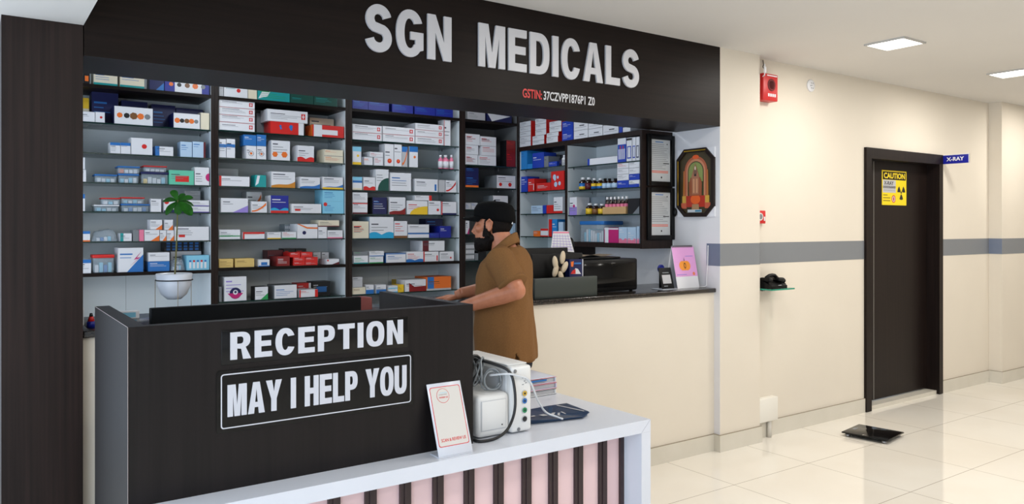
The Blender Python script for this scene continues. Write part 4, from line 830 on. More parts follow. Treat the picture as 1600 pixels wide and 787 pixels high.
for (cx, cz, ang, L_) in [(.022, .235, -.15, .042), (-.036, .205, .15, .042), (.038, .175, -.55, .04), (-.034, .155, -.35, .042), (.008, .118, .3, .036)]:
    b = MB(); b.ellip((cx, 0, cz), (.02, .012, L_), petal, 14, 8, Matrix.Rotation(-ang, 3, 'Y')); b.build('petal', t)
MB().tube([(.04, .01, 0), (.035, .01, .10), (.005, .008, .175)], .004, mat('brown_stalk', (96, 70, 48), .6)).build('stalk', t)
b = MB(); b.box(3.062, 3.172, 3.752, 3.795, ZG, 1.345, pm('n')); b.box(3.166, 3.172, 3.7515, 3.752, ZG, 1.345, pm('w')); b.poly([(3.075, 3.7515, 1.30), (3.092, 3.7515, 1.30), (3.096, 3.7515, 1.335), (3.072, 3.7515, 1.33)], pm('o'))
b.poly([(3.075, 3.7515, 1.255), (3.155, 3.7515, 1.252), (3.13, 3.7515, 1.285), (3.11, 3.7515, 1.29)], pm('w')); b.poly([(3.07, 3.751, 1.255), (3.11, 3.751, 1.255), (3.11, 3.751, 1.285), (3.085, 3.751, 1.275)], pm('r')); b.box(3.10, 3.155, 3.7512, 3.752, 1.315, 1.325, pm('b'))
tag(b.build('medicine_packet'), 'navy packet with orange and white pictures beside the flower ornament', 'packet')
# printed sheet clipped to a black scanner head on a stand
t = thing('barcode_scanner', 'black upright scanner on a stand behind the organizer', 'scanner', (3.36, 4.1, ZG))
b = MB(); b.lathe([(.05, 0), (.05, .012), (.012, .02), (.012, .16)], black_pl, n=16); b.build('stand', t)
b = MB(); b.bbox(-.022, .022, -.02, .02, .16, .27, black_pl, .01); b.ellip((-.005, 0, .30), (.024, .028, .052), black_pl); b.build('head', t)
t = thing('printed_sheet', 'tilted white sheet with pink printed table above the organizer', 'sheet', (3.21, 4.0, ZG+.267))
b = MB(); A_ = [(-.105, 0, 0), (.095, 0, -.012), (.07, .03, .128), (-.06, .03, .128)]
b.add(A_+[(p[0], p[1]+.001, p[2]) for p in A_], [(0, 1, 2, 3), (7, 6, 5, 4), (0, 4, 5, 1), (1, 5, 6, 2), (2, 6, 7, 3), (3, 7, 4, 0)], pm('w'))
def q2(u, v): 
    lo = Vector(A_[0]).lerp(Vector(A_[1]), u); hi = Vector(A_[3]).lerp(Vector(A_[2]), u); p = lo.lerp(hi, v); return (p.x, p.y-.0008, p.z)
for j in range(6): b.poly([q2(0.03, .1+.13*j), q2(.97, .1+.13*j), q2(.97, .12+.13*j), q2(.03, .12+.13*j)], pm('l'))
for j in range(6): b.poly([q2(.1+.155*j, .05), q2(.115+.155*j, .05), q2(.115+.155*j, .85), q2(.1+.155*j, .85)], pm('l'))
b.poly([q2(0, .9), q2(1, .9), q2(1, .97), q2(0, .97)], pm('pk')); b.build('paper', t, fix=False)
MB().tube([(0, .012, 0), (0, .02, -.264)], .003, black_pl).build('wire_holder', t)
# payment code stand (code itself left blank)
def lean(x, y, z, rx): return Matrix.Translation((x, y, z)) @ Matrix.Rotation(rx, 4, 'X')
t = thing('code_stand', 'small black upright card stand with blank grey panel on granite counter', 'card stand', (3.885, 3.70, ZG))
M_ = Matrix.Rotation(-.25, 4, 'X')
b = MB(); b.bbox(-.06, .06, 0, .004, 0, .15, black_pl, .002); o = b.build('card', t); o.matrix_local = M_
b = MB(); b.box(-.04, .04, -.0006, 0, .04, .1, pm('gw')); b.box(-.03, .03, -.0006, 0, .112, .118, pm('gy')); b.box(-.035, .0, -.0006, 0, .02, .026, pm('gy')); o = b.build('printed_panel', t); o.matrix_local = M_
MB().bbox(-.075, .065, -.02, .09, 0, .004, mat('clear_acrylic_white', (200, 205, 215), .1), .0015).build('base', t)
t = thing('tape_roll', 'blue ring-shaped tape roll on a small holder behind black card stand', 'tape roll', (3.915, 3.80, ZG))
MB().lathe([(.0185, -.006), (.028, -.006), (.028, .006), (.0185, .006), (.0185, -.006)], pm('B'), (0, 0, .135), 24, 'y').build('ring', t)
MB().bbox(-.008, .008, -.012, .012, 0, .1075, black_pl, .003).build('holder', t)
# desk calendar
t = thing('desk_calendar', 'pink desk calendar with an orange pumpkin picture on granite counter', 'calendar', (4.10, 3.70, ZG))
S2 = .06; HZ = .285
b = MB(); b.prism([(0, 0), (.002, 0), (S2+.002, HZ), (S2, HZ)], 'x', -.125, .095, pm('w')); b.prism([(2*S2, 0), (2*S2+.002, 0), (S2+.002, HZ), (S2, HZ)], 'x', -.125, .095, pm('w')); b.box(-.125, .095, .002, 2*S2, 0, .0015, pm('w')); b.build('stand_card', t)
def cal(u0, v0, u1, v1, c, lift=.0005):
    pts = []
    for u, v in ((u0, v0), (u1, v0), (u1, v1), (u0, v1)): pts.append((-.125+.22*u, S2*v-lift*2, HZ*v))
    return pts
b = MB(); pkm = mat('calendar_pink', (222, 160, 214), .45); b.poly(cal(0, .28, 1, 1, None), pkm); b.poly(cal(.05, .32, .5, .335, None, .001), pm('l')); b.poly(cal(.55, .76, .9, .775, None, .001), pm('l'))
def cdisc(cu, cv, r, mt, lift, sx_=1): b.poly([(-.125+.22*cu+r*sx_*cos(a_), S2*(cv+r*sin(a_)/HZ)-lift, HZ*cv+r*sin(a_)) for a_ in [2*pi*i/20 for i in range(20)]], mt)
pum = mat('pumpkin_orange', (240, 150, 50), .5)
for du in (-.1, .1, 0): cdisc(.47+du, .54, .033, pum, .0022+.0002*du)
cdisc(.47, .54, .02, pm('k'), .003, .55); cdisc(.47, .54, .013, pum, .0034, .5); b.poly([(-.125+.22*.45, S2*.66-.003, HZ*.66), (-.125+.22*.49, S2*.66-.003, HZ*.66), (-.125+.22*.47, S2*.74-.003, HZ*.74)], pm('k'))
cdisc(.83, .34, .012, mat('calendar_coral', (232, 130, 90), .5), .002)
b.build('printed_page', t, fix=False)
b = MB()
for j in range(14): b.lathe([(.007, -.002), (.009, -.002), (.009, .002), (.007, .002), (.007, -.002)], steel, (-.118+.015*j, S2+.001, HZ+.001), 10, 'x')
b.build('wire_binding', t)
b = MB(); b.tube([(4.213, 3.64, 1.42), (4.215, 3.645, 1.30), (4.21, 3.65, 1.2), (4.216, 3.655, 1.14), (4.2, 3.66, ZG+.006), (4.17, 3.68, ZG+.005)], .0035, white_pl); tag(b.build('power_cord'), 'thin white cord hanging down the wall beside the desk calendar', 'cord')
# ---------------------------------------------------------------- framed certificates and print
def certificate(z0, z1, lab):
    t = thing('framed_certificate', lab, 'certificate', (4.088, 3.98, z0), 0, 'framed certificates'); h = z1-z0
    b = MB(); f = .034
    for a in [(-.135, -.135+f, 0, h), (.135-f, .135, 0, h), (-.135+f, .135-f, 0, f), (-.135+f, .135-f, h-f, h)]: b.bbox(a[0], a[1], -.022, 0, a[2], a[3], black_pl, .003)
    b.build('frame', t)
    b = MB(); b.box(-.135+f, .135-f, -.006, -.001, f, h-f, mat('certificate_paper', (196, 200, 202), .5))
    rnd = random.Random(int(z0*100)); 
    for j in range(16):
        v = h-f-.035-j*.0135; 
        if v < f+.09: break
        b.box(-.085, rnd.uniform(.02, .085), -.0066, -.006, v, v+.003, pm('gy'))
    for v in (f+.07, f+.08): b.box(-.085, .08, -.0066, -.006, v-.008, v-.002, mat('certificate_red', (226, 120, 100), .5))
    b.box(.03, .09, -.0067, -.006, h*.44, h*.44+.006, pm('k')); b.lathe([(.007, -.0067), (.007, -.006)], pm('k'), (.012, 0, f+.03), 10, 'y'); b.lathe([(.005, -.0067), (.005, -.006)], pm('k'), (.07, 0, h-f-.03), 10, 'y'); b.box(-.05, .03, -.0067, -.006, h-f-.02, h-f-.014, pm('b'))
    b.build('certificate_sheet', t)
    return t
certificate(1.842, 2.212, 'upper framed certificate on the dark end panel of the rack')
certificate(1.455, 1.832, 'lower framed certificate on the dark end panel of the rack')
b = MB(); b.ellip((0, 0, 0), (.014, .022, .032), black_pl); o = b.build('wall_knob'); o.location = (XP-.014, 3.955, 1.655); tag(o, 'black rounded bumper on the wall beside the lower certificate', 'knob')  # small black knob on the shop wall
t = thing('framed_print', 'octagonal dark framed print of a robed figure under an arch', 'picture', (XP, 3.76, 1.62))
# local frame: u runs towards the viewer's right (-y), faces -x
def wp(u, z, d): return (-d, -u, z)
HW, HH, CH = .172, .485, .072
octo = lambda g: [(-HW+g, CH+g*.4), (-HW+CH+g*.4, g), (HW-CH-g*.4, g), (HW-g, CH+g*.4), (HW-g, HH-CH-g*.4), (HW-CH-g*.4, HH-g), (-HW+CH+g*.4, HH-g), (-HW+g, HH-CH-g*.4)]
o1, o2 = octo(0), octo(.026); b = MB(); n = 8
vs = [wp(u, z, 0) for u, z in o1]+[wp(u, z, .02) for u, z in o1]+[wp(u, z, .02) for u, z in o2]+[wp(u, z, .006) for u, z in o2]
b.add(vs, [(i, (i+1) % n, n+(i+1) % n, n+i) for i in range(n)]+[(n+i, n+(i+1) % n, 2*n+(i+1) % n, 2*n+i) for i in range(n)]+[(2*n+i, 2*n+(i+1) % n, 3*n+(i+1) % n, 3*n+i) for i in range(n)], wenge); b.build('frame', t)
b = MB(); b.poly([wp(u, z, .0203) for u, z in [(-HW+.012, CH+.01), (-HW+.02, CH+.012), (-HW+.02, HH-CH-.01), (-HW+.012, HH-CH-.01)]], mat('gold', (200, 160, 40), .3, .8)); b.poly([wp(u, z, .0203) for u, z in [(-HW+CH, HH-.012), (-HW+CH, HH-.019), (HW-CH, HH-.019), (HW-CH, HH-.012)]], mat('gold', (200, 160, 40), .3, .8)); b.build('gold_trim', t)
b = MB(); cn = [0]
def ap(pts, rgb):
    cn[0] += 1; b.poly([wp(u, z, .006+.0003*cn[0]) for u, z in pts], mat('print_%d_%d_%d' % rgb, rgb, .35))
def arch(hw, z0, z1, n=14): return [(-hw, z0), (hw, z0)]+[(hw*cos(pi*i/n), z1-hw+hw*sin(pi*i/n)) for i in range(n+1)]
ap(octo(.026), (62, 52, 28)); ap(arch(.105, .09, .43), (172, 92, 62)); ap(arch(.088, .09, .412), (196, 130, 96)); ap(arch(.074, .09, .395), (60, 66, 34)); ap(arch(.066, .25, .388), (134, 146, 82))
ap([(.015*cos(a)*2, .425+.015*sin(a)) for a in [2*pi*i/12 for i in range(12)]], (222, 90, 40))
for s_ in (-1, 1): ap([(s_*.135, .06), (s_*.085, .06), (s_*.085, .1), (s_*.135, .1)], (196, 90, 60)); ap([(s_*.125, .1), (s_*.09, .1), (s_*.09, .15), (s_*.125, .15)], (206, 160, 60)); ap([(s_*.118, .15), (s_*.1, .15), (s_*.104, .33), (s_*.114, .33)], (180, 110, 50))
ap([(-.085, .07), (.085, .07), (.085, .15), (-.085, .15)], (176, 44, 24)); ap([(.045*cos(a), .125+.035*sin(a)) for a in [2*pi*i/16 for i in range(16)]], (228, 96, 34)); ap([(-.035, .05), (.035, .05), (.03, .09), (-.03, .09)], (170, 130, 92))
ap([(-.058, .15), (.058, .15), (.06, .24), (.045, .28), (-.045, .28), (-.06, .24)], (150, 84, 54)); ap([(-.03, .16), (.03, .16), (.034, .29), (0, .38), (-.034, .29)], (168, 112, 84)); ap([(-.022, .17), (-.006, .17), (-.006, .27), (-.022, .27)], (206, 150, 110)); ap([(.006, .17), (.022, .17), (.022, .27), (.006, .27)], (206, 150, 110))
ap([(.016*cos(a), .315+.028*sin(a)) for a in [2*pi*i/14 for i in range(14)]], (120, 86, 70)); ap([(.006*cos(a), .345+.014*sin(a)) for a in [2*pi*i/10 for i in range(10)]], (226, 214, 196)); ap([(-.012, .29), (.012, .29), (0, .308)], (30, 26, 36))
ap([(-.07, .032), (.06, .032), (.06, .052), (-.07, .052)], (200, 206, 210)); ap([(-.0, .036), (.056, .036), (.056, .048), (0, .048)], (60, 130, 160))
b.build('printed_picture', t, fix=False)
for s_, zz in ((-1, 0), (1, 0), (-1, 1), (1, 1)):
    pts = [(s_*HW, HH*zz), (s_*(HW-CH), HH*zz), (s_*HW, (HH-CH) if zz else CH)]
    b = MB(); b.add([wp(u, z, 0) for u, z in pts]+[wp(u, z, .008) for u, z in pts], [(0, 1, 2), (5, 4, 3), (0, 3, 4, 1), (1, 4, 5, 2), (2, 5, 3, 0)], mat('white_card', (232, 232, 236), .6)); b.build('corner_protector', t)
# ---------------------------------------------------------------- lobby wall fittings
t = thing('fire_alarm_sounder', 'red fire alarm box with round speaker high beside the pillar', 'fire alarm', (4.78, YR, 2.468))
redm = mat('alarm_red', (196, 24, 26), .4)
b = MB(); b.bbox(-.085, .085, -.075, 0, 0, .195, redm, .006); b.build('housing', t)
b = MB(); b.lathe([(.045, -.0765), (.045, -.075)], mat('alarm_dark_red', (80, 12, 14), .5), (0.01, 0, .115), 24, 'y')
for r in (.038, .028, .018, .008): b.lathe([(r, -.078), (r+.003, -.0785), (r+.005, -.078), (r, -.078)], mat('alarm_ring', (120, 20, 22), .5), (.01, 0, .115), 24, 'y')
b.build('speaker_grille', t)
b = MB(); b.box(-.04, .075, -.0756, -.075, .178, .186, pm('w'))
for j in range(4): b.box(-.03+.024*j, -.012+.024*j, -.0756, -.075, .03, .052, pm('w'))
b.build('printed_marks', t)
MB().tube([(-.01, -.03, .195), (-.012, -.03, .235), (-.03, -.03, .25), (-.02, -.025, .262), (.0, -.015, .27), (.0, -.008, .308)], .0035, mat('dark_wire', (70, 62, 50), .5)).build('wire', t)
b = MB(); b.tube([(-.075, -.05, .16), (-.09, -.09, .175), (-.1, -.1, .22), (-.108, -.105, .25)], .004, white_pl); b.bbox(-.112, -.096, -.112, -.098, .185, .23, white_pl, .003); b.build('wire_connector', t)
t = thing('wall_socket_cover', 'round white cover with small holes high on the cream wall', 'socket cover', (5.375, YR, 2.65))
b = MB(); b.lathe([(.048, 0), (.048, -.008), (.042, -.013), (.001, -.014)], white_pl, n=28, ax='y'); b.build('disc', t)
b = MB()
for u, v in [(-.008, .018), (.014, .018), (0, .0), (-.016, -.002), (-.006, -.02), (.014, -.02)]: b.lathe([(.0045, -.0152), (.0045, -.0135)], pm('gy'), (u, 0, v), 10, 'y')
b.build('holes', t)
t = thing('fire_call_point', 'small red fire call point half hidden by the pillar', 'fire call point', (4.733, YR, 1.573))
b = MB(); b.bbox(-.05, .05, -.03, 0, 0, .095, redm, .004); b.build('housing', t)
b = MB(); b.lathe([(.028, -.034), (.028, -.03)], mat('call_point_white', (215, 212, 205), .4), (-.012, 0, .05), 20, 'y'); b.lathe([(.02, -.0345), (.02, -.034)], pm('gy'), (-.012, 0, .05), 16, 'y'); b.bbox(.028, .042, -.032, -.03, .02, .05, white_pl, .0008); b.build('break_glass_disc', t)
t = thing('wall_shelf', 'small green-edged glass wall shelf holding the telephone', 'shelf', (4.80, YR, 1.10))
ge = mat('shelf_green_edge', (30, 140, 112), .15)
b = MB(); b.box(-.13, .132, -.17, 0, -.006, .004, glass); b.box(-.13, .132, -.1705, -.17, -.006, .004, ge); b.box(-.1305, -.13, -.17, 0, -.006, .004, ge); b.build('glass_pane', t)
for xx in (-.06, .07): MB().bbox(xx-.01, xx+.01, -.05, 0, -.02, -.006, steel, .002).build('bracket', t)
t = thing('telephone', 'black corded desk telephone on the glass wall shelf', 'telephone', (4.785, YR-.02, 1.104)); t.scale = (.88, 1, 1)
b = MB(); b.prism([(-.135, 0), (0, 0), (0, .06), (-.05, .055), (-.135, .022)], 'x', -.11, .09, black_pl); b.build('base', t)
b = MB(); b.bbox(-.105, -.055, -.115, -.015, .045, .078, black_pl, .014); b.bbox(.02, .10, -.115, -.02, .045, .076, black_pl, .014); b.tube([(-.08, -.065, .075), (-.04, -.065, .09), (0, -.065, .093), (.03, -.065, .09), (.06, -.065, .072)], .014, black_pl); b.build('handset', t)
b = MB(); b.ellip((.13, -.07, .05), (.024, .024, .02), black_pl); b.ellip((.135, -.07, .02), (.024, .024, .018), black_pl); b.build('coiled_cord', t)
b = MB(); b.bbox(-.02, .02, -.133, -.128, .02, .026, pm('gw'), .001); b.build('display', t)
t = thing('junction_box', 'square white junction box low beside the pillar', 'junction box', (4.785, YR, .125))
b = MB(); b.bbox(-.11, .11, -.055, 0, 0, .172, mat('junction_white', (228, 224, 214), .5), .004); b.build('cover', t)
MB().lathe([(.016, -.125), (.016, 0)], mat('conduit_pvc', (205, 200, 190), .5), (.04, -.03, 0), 14).build('conduit', t)
# ---------------------------------------------------------------- x-ray door
t = thing('door_1', 'dark brown x-ray room door with two chrome strips in dark frame', 'door', (6.764, YR, 0)); off = Matrix.Translation(inv(t))
def dp(b, n, p=None):
    o = b.build(n, p or t); 
    if not p: o.matrix_parent_inverse = off
    return o
b = MB(); b.box(6.126, 6.205, YR-.022, 3.78, .003, 2.214, door_wood); b.box(7.335, 7.402, YR-.022, 3.78, .003, 2.214, door_wood); b.box(6.205, 7.335, YR-.022, 3.78, 2.125, 2.214, door_wood); dp(b, 'door_frame')
lf = dp(MB().box(6.208, 7.332, 3.715, 3.755, .045, 2.122, door_wood), 'door_leaf')
for x_ in (6.375, 6.435): dp(MB().box(x_-.004, x_+.004, 3.7135, 3.715, .05, 2.118, mat('strip_chrome', (150, 148, 144), .3, .6)), 'chrome_strip')
dp(MB().box(6.206, 7.334, YR+.005, 3.80, .0, .035, base_tile), 'threshold')
t['kind'] = 'structure'
t = thing('caution_sign', 'yellow CAUTION X-RAY sign with trefoil on the dark door', 'sign', (6.564, 3.7145, 1.742)); 
b = MB(); yel = mat('sign_yellow', (236, 206, 20), .4); b.box(0, .405, -.002, 0, 0, .307, yel); b.box(.012, .393, -.0024, -.002, .225, .296, black_gl); b.box(.012, .225, -.0024, -.002, .11, .222, pm('gw')); b.box(.014, .222, -.0027, -.0024, .15, .168, pm('k'))
b.build('panel', t)
text_mesh('CAUTION', .03, .378, .236, .286, -.0027, yel, 'heading', t, bold=.03)
text_mesh('X-RAY', .03, .19, .178, .212, -.0027, pm('k'), 'subheading', t, bold=.03)
text_mesh('RADIATION', .02, .215, .153, .165, -.003, pm('gw'), 'warning_line', t, bold=.01); text_mesh('ENTRY RESTRICTED', .03, .21, .125, .135, -.0027, pm('gy'), 'entry_line', t)
b = MB()
for a0 in (pi*.17, pi*.83, pi*1.5):
    pts = [(.318+.018*cos(a0+d_), .115+.018*sin(a0+d_)) for d_ in (-.45, .45)]+[(.318+.066*cos(a0+d_), .115+.066*sin(a0+d_)) for d_ in (.5, .25, 0, -.25, -.5)]
    b.poly([(u, -.0024, v) for u, v in pts], pm('k'))
b.lathe([(.011, -.0026), (.011, -.002)], pm('k'), (.318, 0, .115), 14, 'y'); b.build('trefoil', t, fix=False)
b = MB()
for v in (.085, .06, .035): b.box(.018, .135 if v < .08 else .09, -.0024, -.002, v, v+.007, mat('sign_brown_text', (96, 80, 20), .5))
b.lathe([(.034, -.0024), (.034, -.002)], pm('r'), (.19, 0, .055), 20, 'y'); b.lathe([(.026, -.0027), (.026, -.0024)], pm('gw'), (.19, 0, .055), 20, 'y'); b.ellip((.19, -.0028, .055), (.01, .0005, .018), pm('r')); b.build('small_print', t)
t = thing('xray_sign', 'blue X-RAY sign sticking out beside the door top', 'sign', (7.41, YR, 2.13))
b = MB(); b.box(-.004, .004, -.25, -.01, 0, .083, mat('sign_blue', (18, 26, 140), .3)); b.box(-.005, .005, -.25, -.244, 0, .083, white_pl); b.box(-.005, .005, -.016, -.01, 0, .083, white_pl); b.box(-.005, .005, -.244, -.016, .079, .083, white_pl); b.build('panel', t)
MB().bbox(-.01, .01, -.012, 0, -.002, .085, steel, .002).build('bracket', t)
o = text_mesh('X-RAY', .05, .205, .025, .06, 0, pm('w'), 'lettering', t, bold=.03, M=Matrix(((0, 1, 0, -.0056), (-1, 0, 0, 0), (0, 0, 1, 0), (0, 0, 0, 1))))
# ---------------------------------------------------------------- weighing scale on the floor
t = thing('weighing_scale', 'flat black glass weighing scale on the tiled floor', 'scale', (5.47, 3.165, 0), .16)
b = MB(); b.bbox(-.16, .16, -.165, .165, .024, .034, black_gl, .004); b.build('glass_platform', t)
b = MB(); b.bbox(-.135, .135, -.14, .14, .012, .024, black_pl, .004); b.build('underside', t)
for xx in (-.13, .13):
    for yy in (-.13, .13): MB().lathe([(.018, 0), (.02, .012), (.014, .024)], steel, (xx, yy, 0), 14).build('foot', t)
b = MB(); b.box(-.03, .03, .115, .14, .0341, .0344, pm('gy')); b.build('display', t)
b = MB()
for a in ((-.15, -.12, -.01, .02), (.12, .15, -.01, .02)): b.box(a[0], a[1], a[2], a[3], .0341, .0344, chrome)
b.build('contact_plate', t)
# ---------------------------------------------------------------- reception desk
XA, XB, YD, YDB, ZD = .355, 1.474, 2.351, 3.04, 1.273
t = thing('reception_desk', 'dark wood-grain reception desk with high front', 'desk', ((XA+XB)/2, YD, 0)); off = Matrix.Translation(inv(t))
desk_top = mat('desk_top_edge', (62, 64, 74), .35)
def dk(b, n):
    o = b.build(n, t); o.matrix_parent_inverse = off; return o
dk(MB().box(XA, XB, YD, YD+.04, 0, ZD, wengev), 'front_panel')
dk(MB().box(XA, XA+.045, YD+.04, YDB, 0, ZD, wengev), 'side_panel')
dk(MB().box(XB-.04, XB, YD+.04, YDB, 0, ZD, wengev), 'side_panel')
edge = mat('pale_edge_band', (150, 140, 136), .4)
b = MB(); b.box(XA-.0008, XA+.0005, YD-.0008, YD+.0005, 0, ZD, edge); b.box(XA-.0008, XA+.0005, YD, YDB, ZD-.0006, ZD+.0005, edge); dk(b, 'edge_band')
dk(MB().box(XA+.045, XB-.04, YD+.04, YD+.6, .74, .77, wengeh), 'work_surface')
t = thing('reception_sign', 'black plate with white letters RECEPTION on the desk front', 'sign', (.91, YD, 1.142))
o = MB().bbox(.603, 1.213, YD-.0025, YD, 1.143, 1.246, black_gl, .001).build('plate'); o.parent = t; o.matrix_parent_inverse = Matrix.Translation(inv(t))
letters('RECEPTION', .628, 1.194, 1.157, 1.238, YD-.0045, YD-.0025, t, gap=.13, s=.25, v=.2, mt=mat('sign_letter', (196, 198, 206), .4))
t = thing('help_sign', 'black plate with white border and letters MAY I HELP YOU', 'sign', (.91, YD, .944)); off2 = Matrix.Translation(inv(t))
def rr(x0, x1, z0, z1, r, n=5):
    out = []
    for cx, cz, a0 in ((x1-r, z1-r, 0), (x0+r, z1-r, pi/2), (x0+r, z0+r, pi), (x1-r, z0+r, 3*pi/2)): out += [(cx+r*cos(a0+pi/2*i/n), cz+r*sin(a0+pi/2*i/n)) for i in range(n+1)]
    return out
b = MB(); b.prism(rr(.589, 1.234, .944, 1.128, .01), 'y', YD-.003, YD, black_gl); o = b.build('plate'); o.parent = t; o.matrix_parent_inverse = off2
b = MB(); q0, q1 = rr(.601, 1.224, .956, 1.117, .009), rr(.6045, 1.2205, .9595, 1.1135, .006); n = len(q0)
b.add([(x, YD-.0038, z) for x, z in q0]+[(x, YD-.0038, z) for x, z in q1], [(i, (i+1) % n, n+(i+1) % n, n+i) for i in range(n)], mat('sign_letter', (196, 198, 206), .4)); o = b.build('border_line', fix=False); o.parent = t; o.matrix_parent_inverse = off2
letters('MAY I HELP YOU', .62, 1.207, .99, 1.084, YD-.005, YD-.003, t, gap=.06, s=.27, v=.19, space=.4, mt=mat('sign_letter', (196, 198, 206), .4))
# panel standing inside the desk
scr = mat('matt_black_screen_back', (6, 8, 10), .5, 0, .08); b = MB(); b.bbox(.475, 1.20, 2.70, 2.735, .77, 1.287, scr, .003); b.bbox(.478, 1.197, 2.735, 2.738, .78, 1.28, black_gl, .001); tag(b.build('black_screen'), 'wide black screen standing behind the front of the reception desk', 'screen')
b = MB(); b.bbox(1.235, 1.30, 2.82, 2.9, .77, 1.272, mat('maroon_cover', (110, 32, 28), .5), .004); b.box(1.234, 1.2345, 2.83, 2.89, .80, 1.24, pm('dr')); tag(b.build('maroon_file'), 'maroon upright file inside the reception desk beside the black screen', 'file')
# ---------------------------------------------------------------- white front counter
t = thing('front_counter', 'white counter with pink panels and dark slats before the desk', 'counter', (1.6, 2.237, 0)); off = Matrix.Translation(inv(t))
CX0, CX1, CY0, CY1, CZ = .357, 2.246, 2.237, 3.04, .775
b = MB(); pts = [(CX0, CY0), (CX1, CY0), (CX1, CY1), (XB+.001, CY1), (XB+.001, YD-.001), (CX0, YD-.001)]
b.prism(pts, 'z', CZ-.049, CZ, lam_white); dk2 = lambda b, n: setattr(b.build(n, t), 'matrix_parent_inverse', off)
dk2(b, 'counter_slab')
dk2(MB().box(CX1-.05, CX1, CY0, CY1, 0, CZ-.0495, lam_white), 'end_panel')
b = MB(); b.prism([(CX1-.05, CZ-.049), (CX1, CZ), (CX1-.0012, CZ+.0002), (CX1-.051, CZ-.0485)], 'y', CY0-.0004, CY0, mat('mitre_line', (150, 155, 168), .5)); dk2(b, 'mitre_joint')
YS = 2.364-.03
pink = mat('pink_panel', (226, 196, 198), .45); slat = noisy('dark_slat', (44, 32, 34), (58, 42, 44), (60, 60, 2), .4, .45)
dk2(MB().box(CX0, CX1-.05, YD-.0015, YD-.0005, 0, CZ-.05, pink), 'backing_sheet')
dk2(MB().box(XB+.001, CX1-.05, YD-.0005, YD+.02, 0, CZ-.05, pink), 'pink_panel')
for j in range(14):
    x_ = 2.083-.1262*j
    if x_ < CX0+.03: break
    bb_ = MB(); bb_.box(x_-.020, x_+.020, YD-.014, YD-.002, 0, CZ-.05, slat); bb_.box(x_-.006, x_+.006, YD-.018, YD-.014, 0, CZ-.05, slat); dk2(bb_, 'slat')
dk2(MB().box(2.176, 2.1955, YD-.014, YD-.002, 0, CZ-.05, slat), 'slat')
# ---------------------------------------------------------------- scan stand on the front counter
t = thing('code_stand', 'white bent acrylic stand reading SCAN & REVIEW US on the front counter', 'card stand', (1.35, 2.262, CZ))
M_ = Matrix.Rotation(-.36, 4, 'X'); acr = mat('acrylic_white', (205, 208, 216), .15)
b = MB(); b.bbox(-.067, .067, 0, .0035, .0, .245, acr, .0012); b.build('plate', t).matrix_local = Matrix.Translation((0, -.002, .004)) @ M_
b = MB(); b.bbox(-.067, .067, -.004, .062, 0, .0035, acr, .0012); b.build('base', t)
redp = mat('scan_red', (206, 50, 50), .4); papr = mat('scan_paper', (206, 202, 196), .5)
MM = Matrix.Translation((0, -.002, .004)) @ M_
b = MB(); b.poly([(x, -.0004, z) for x, z in rr(-.060, .060, .03, .232, .008)], redp); b.poly([(x, -.0007, z) for x, z in rr(-.0575, .0575, .0325, .2295, .007)], papr)
ring = lambda r, y, m_, cx=-.012, cz=.2: b.poly([(cx+r*cos(2*pi*i/28), y, cz+r*sin(2*pi*i/28)) for i in range(28)], m_)
ring(.025, -.001, redp); ring(.0235, -.0013, papr); b.box(-.028, .004, -.0016, -.0013, .203, .2045, pm('gy')); b.box(-.024, .006, -.0016, -.0013, .209, .2105, pm('lb'))
b.build('printed_card', t, fix=False).matrix_local = MM
for o in (text_mesh('review us', -.028, .006, .191, .199, -.0016, redp, 'badge_lettering', bold=.015), text_mesh('SCAN & REVIEW US', -.048, .049, .046, .057, -.001, redp, 'lettering', bold=.02)):
    o.parent = t; o.matrix_local = MM
# ---------------------------------------------------------------- white monitor device with cables
t = thing('medical_monitor', 'white medical recorder with coloured sockets on the front counter', 'medical device', (1.68, 2.365, CZ))
dev = mat('device_white', (222, 222, 220), .4); dev2 = mat('device_grey', (196, 198, 200), .4)
b = MB(); b.bbox(-.03, .066, 0, .40, .004, .252, dev, .012, 3); b.bbox(-.034, -.026, .03, .37, .02, .235, dev2, .003); b.build('housing', t)
b = MB(); b.bbox(-.175, -.032, .004, .30, .004, .16, dev, .02, 3); b.build('printer_compartment', t)
b = MB(); b.bbox(-.16, -.05, .0015, .0045, .03, .14, dev2, .0014); b.bbox(-.157, -.053, .0008, .003, .033, .137, dev, .001); b.lathe([(.003, .0002), (.003, .002)], pm('k'), (-.07, 0, .045), 8, 'y'); b.build('paper_door', t)
for zz, c in ((.148, (196, 160, 60)), (.12, (30, 100, 170)), (.085, (24, 130, 80)), (.052, (40, 40, 44))):
    b = MB(); b.lathe([(.013, -.003), (.013, .0)], dev2, (.03, 0, zz), 18, 'y'); b.lathe([(.010, -.005), (.010, -.003)], mat('socket_%d_%d_%d' % c, c, .3), (.03, 0, zz), 16, 'y'); b.lathe([(.004, -.0056), (.004, -.005)], pm('k'), (.03, 0, zz), 10, 'y'); b.build('socket', t)
b = MB()
for u, v in ((-.012, .235), (.004, .016)): b.lathe([(.007, -.002), (.007, .0)], pm('gy'), (u, 0, v), 12, 'y'); b.lathe([(.004, -.003), (.004, -.002)], steel, (u, 0, v), 10, 'y')
b.build('screw', t)
b = MB()
for u, v in ((.02, .205), (.034, .2), (.02, .18), (.034, .185), (.028, .192)): b.box(u, u+.008, -.0006, 0, v, v+.003, pm('gy'))
b.build('printed_marks', t)
b = MB(); b.bbox(-.028, .064, .03, .38, .252, .257, dev, .002); b.build('top_ridge', t)
rb = mat('black_cable', (18, 18, 19), .4); gc = mat('grey_cable', (132, 138, 142), .4)
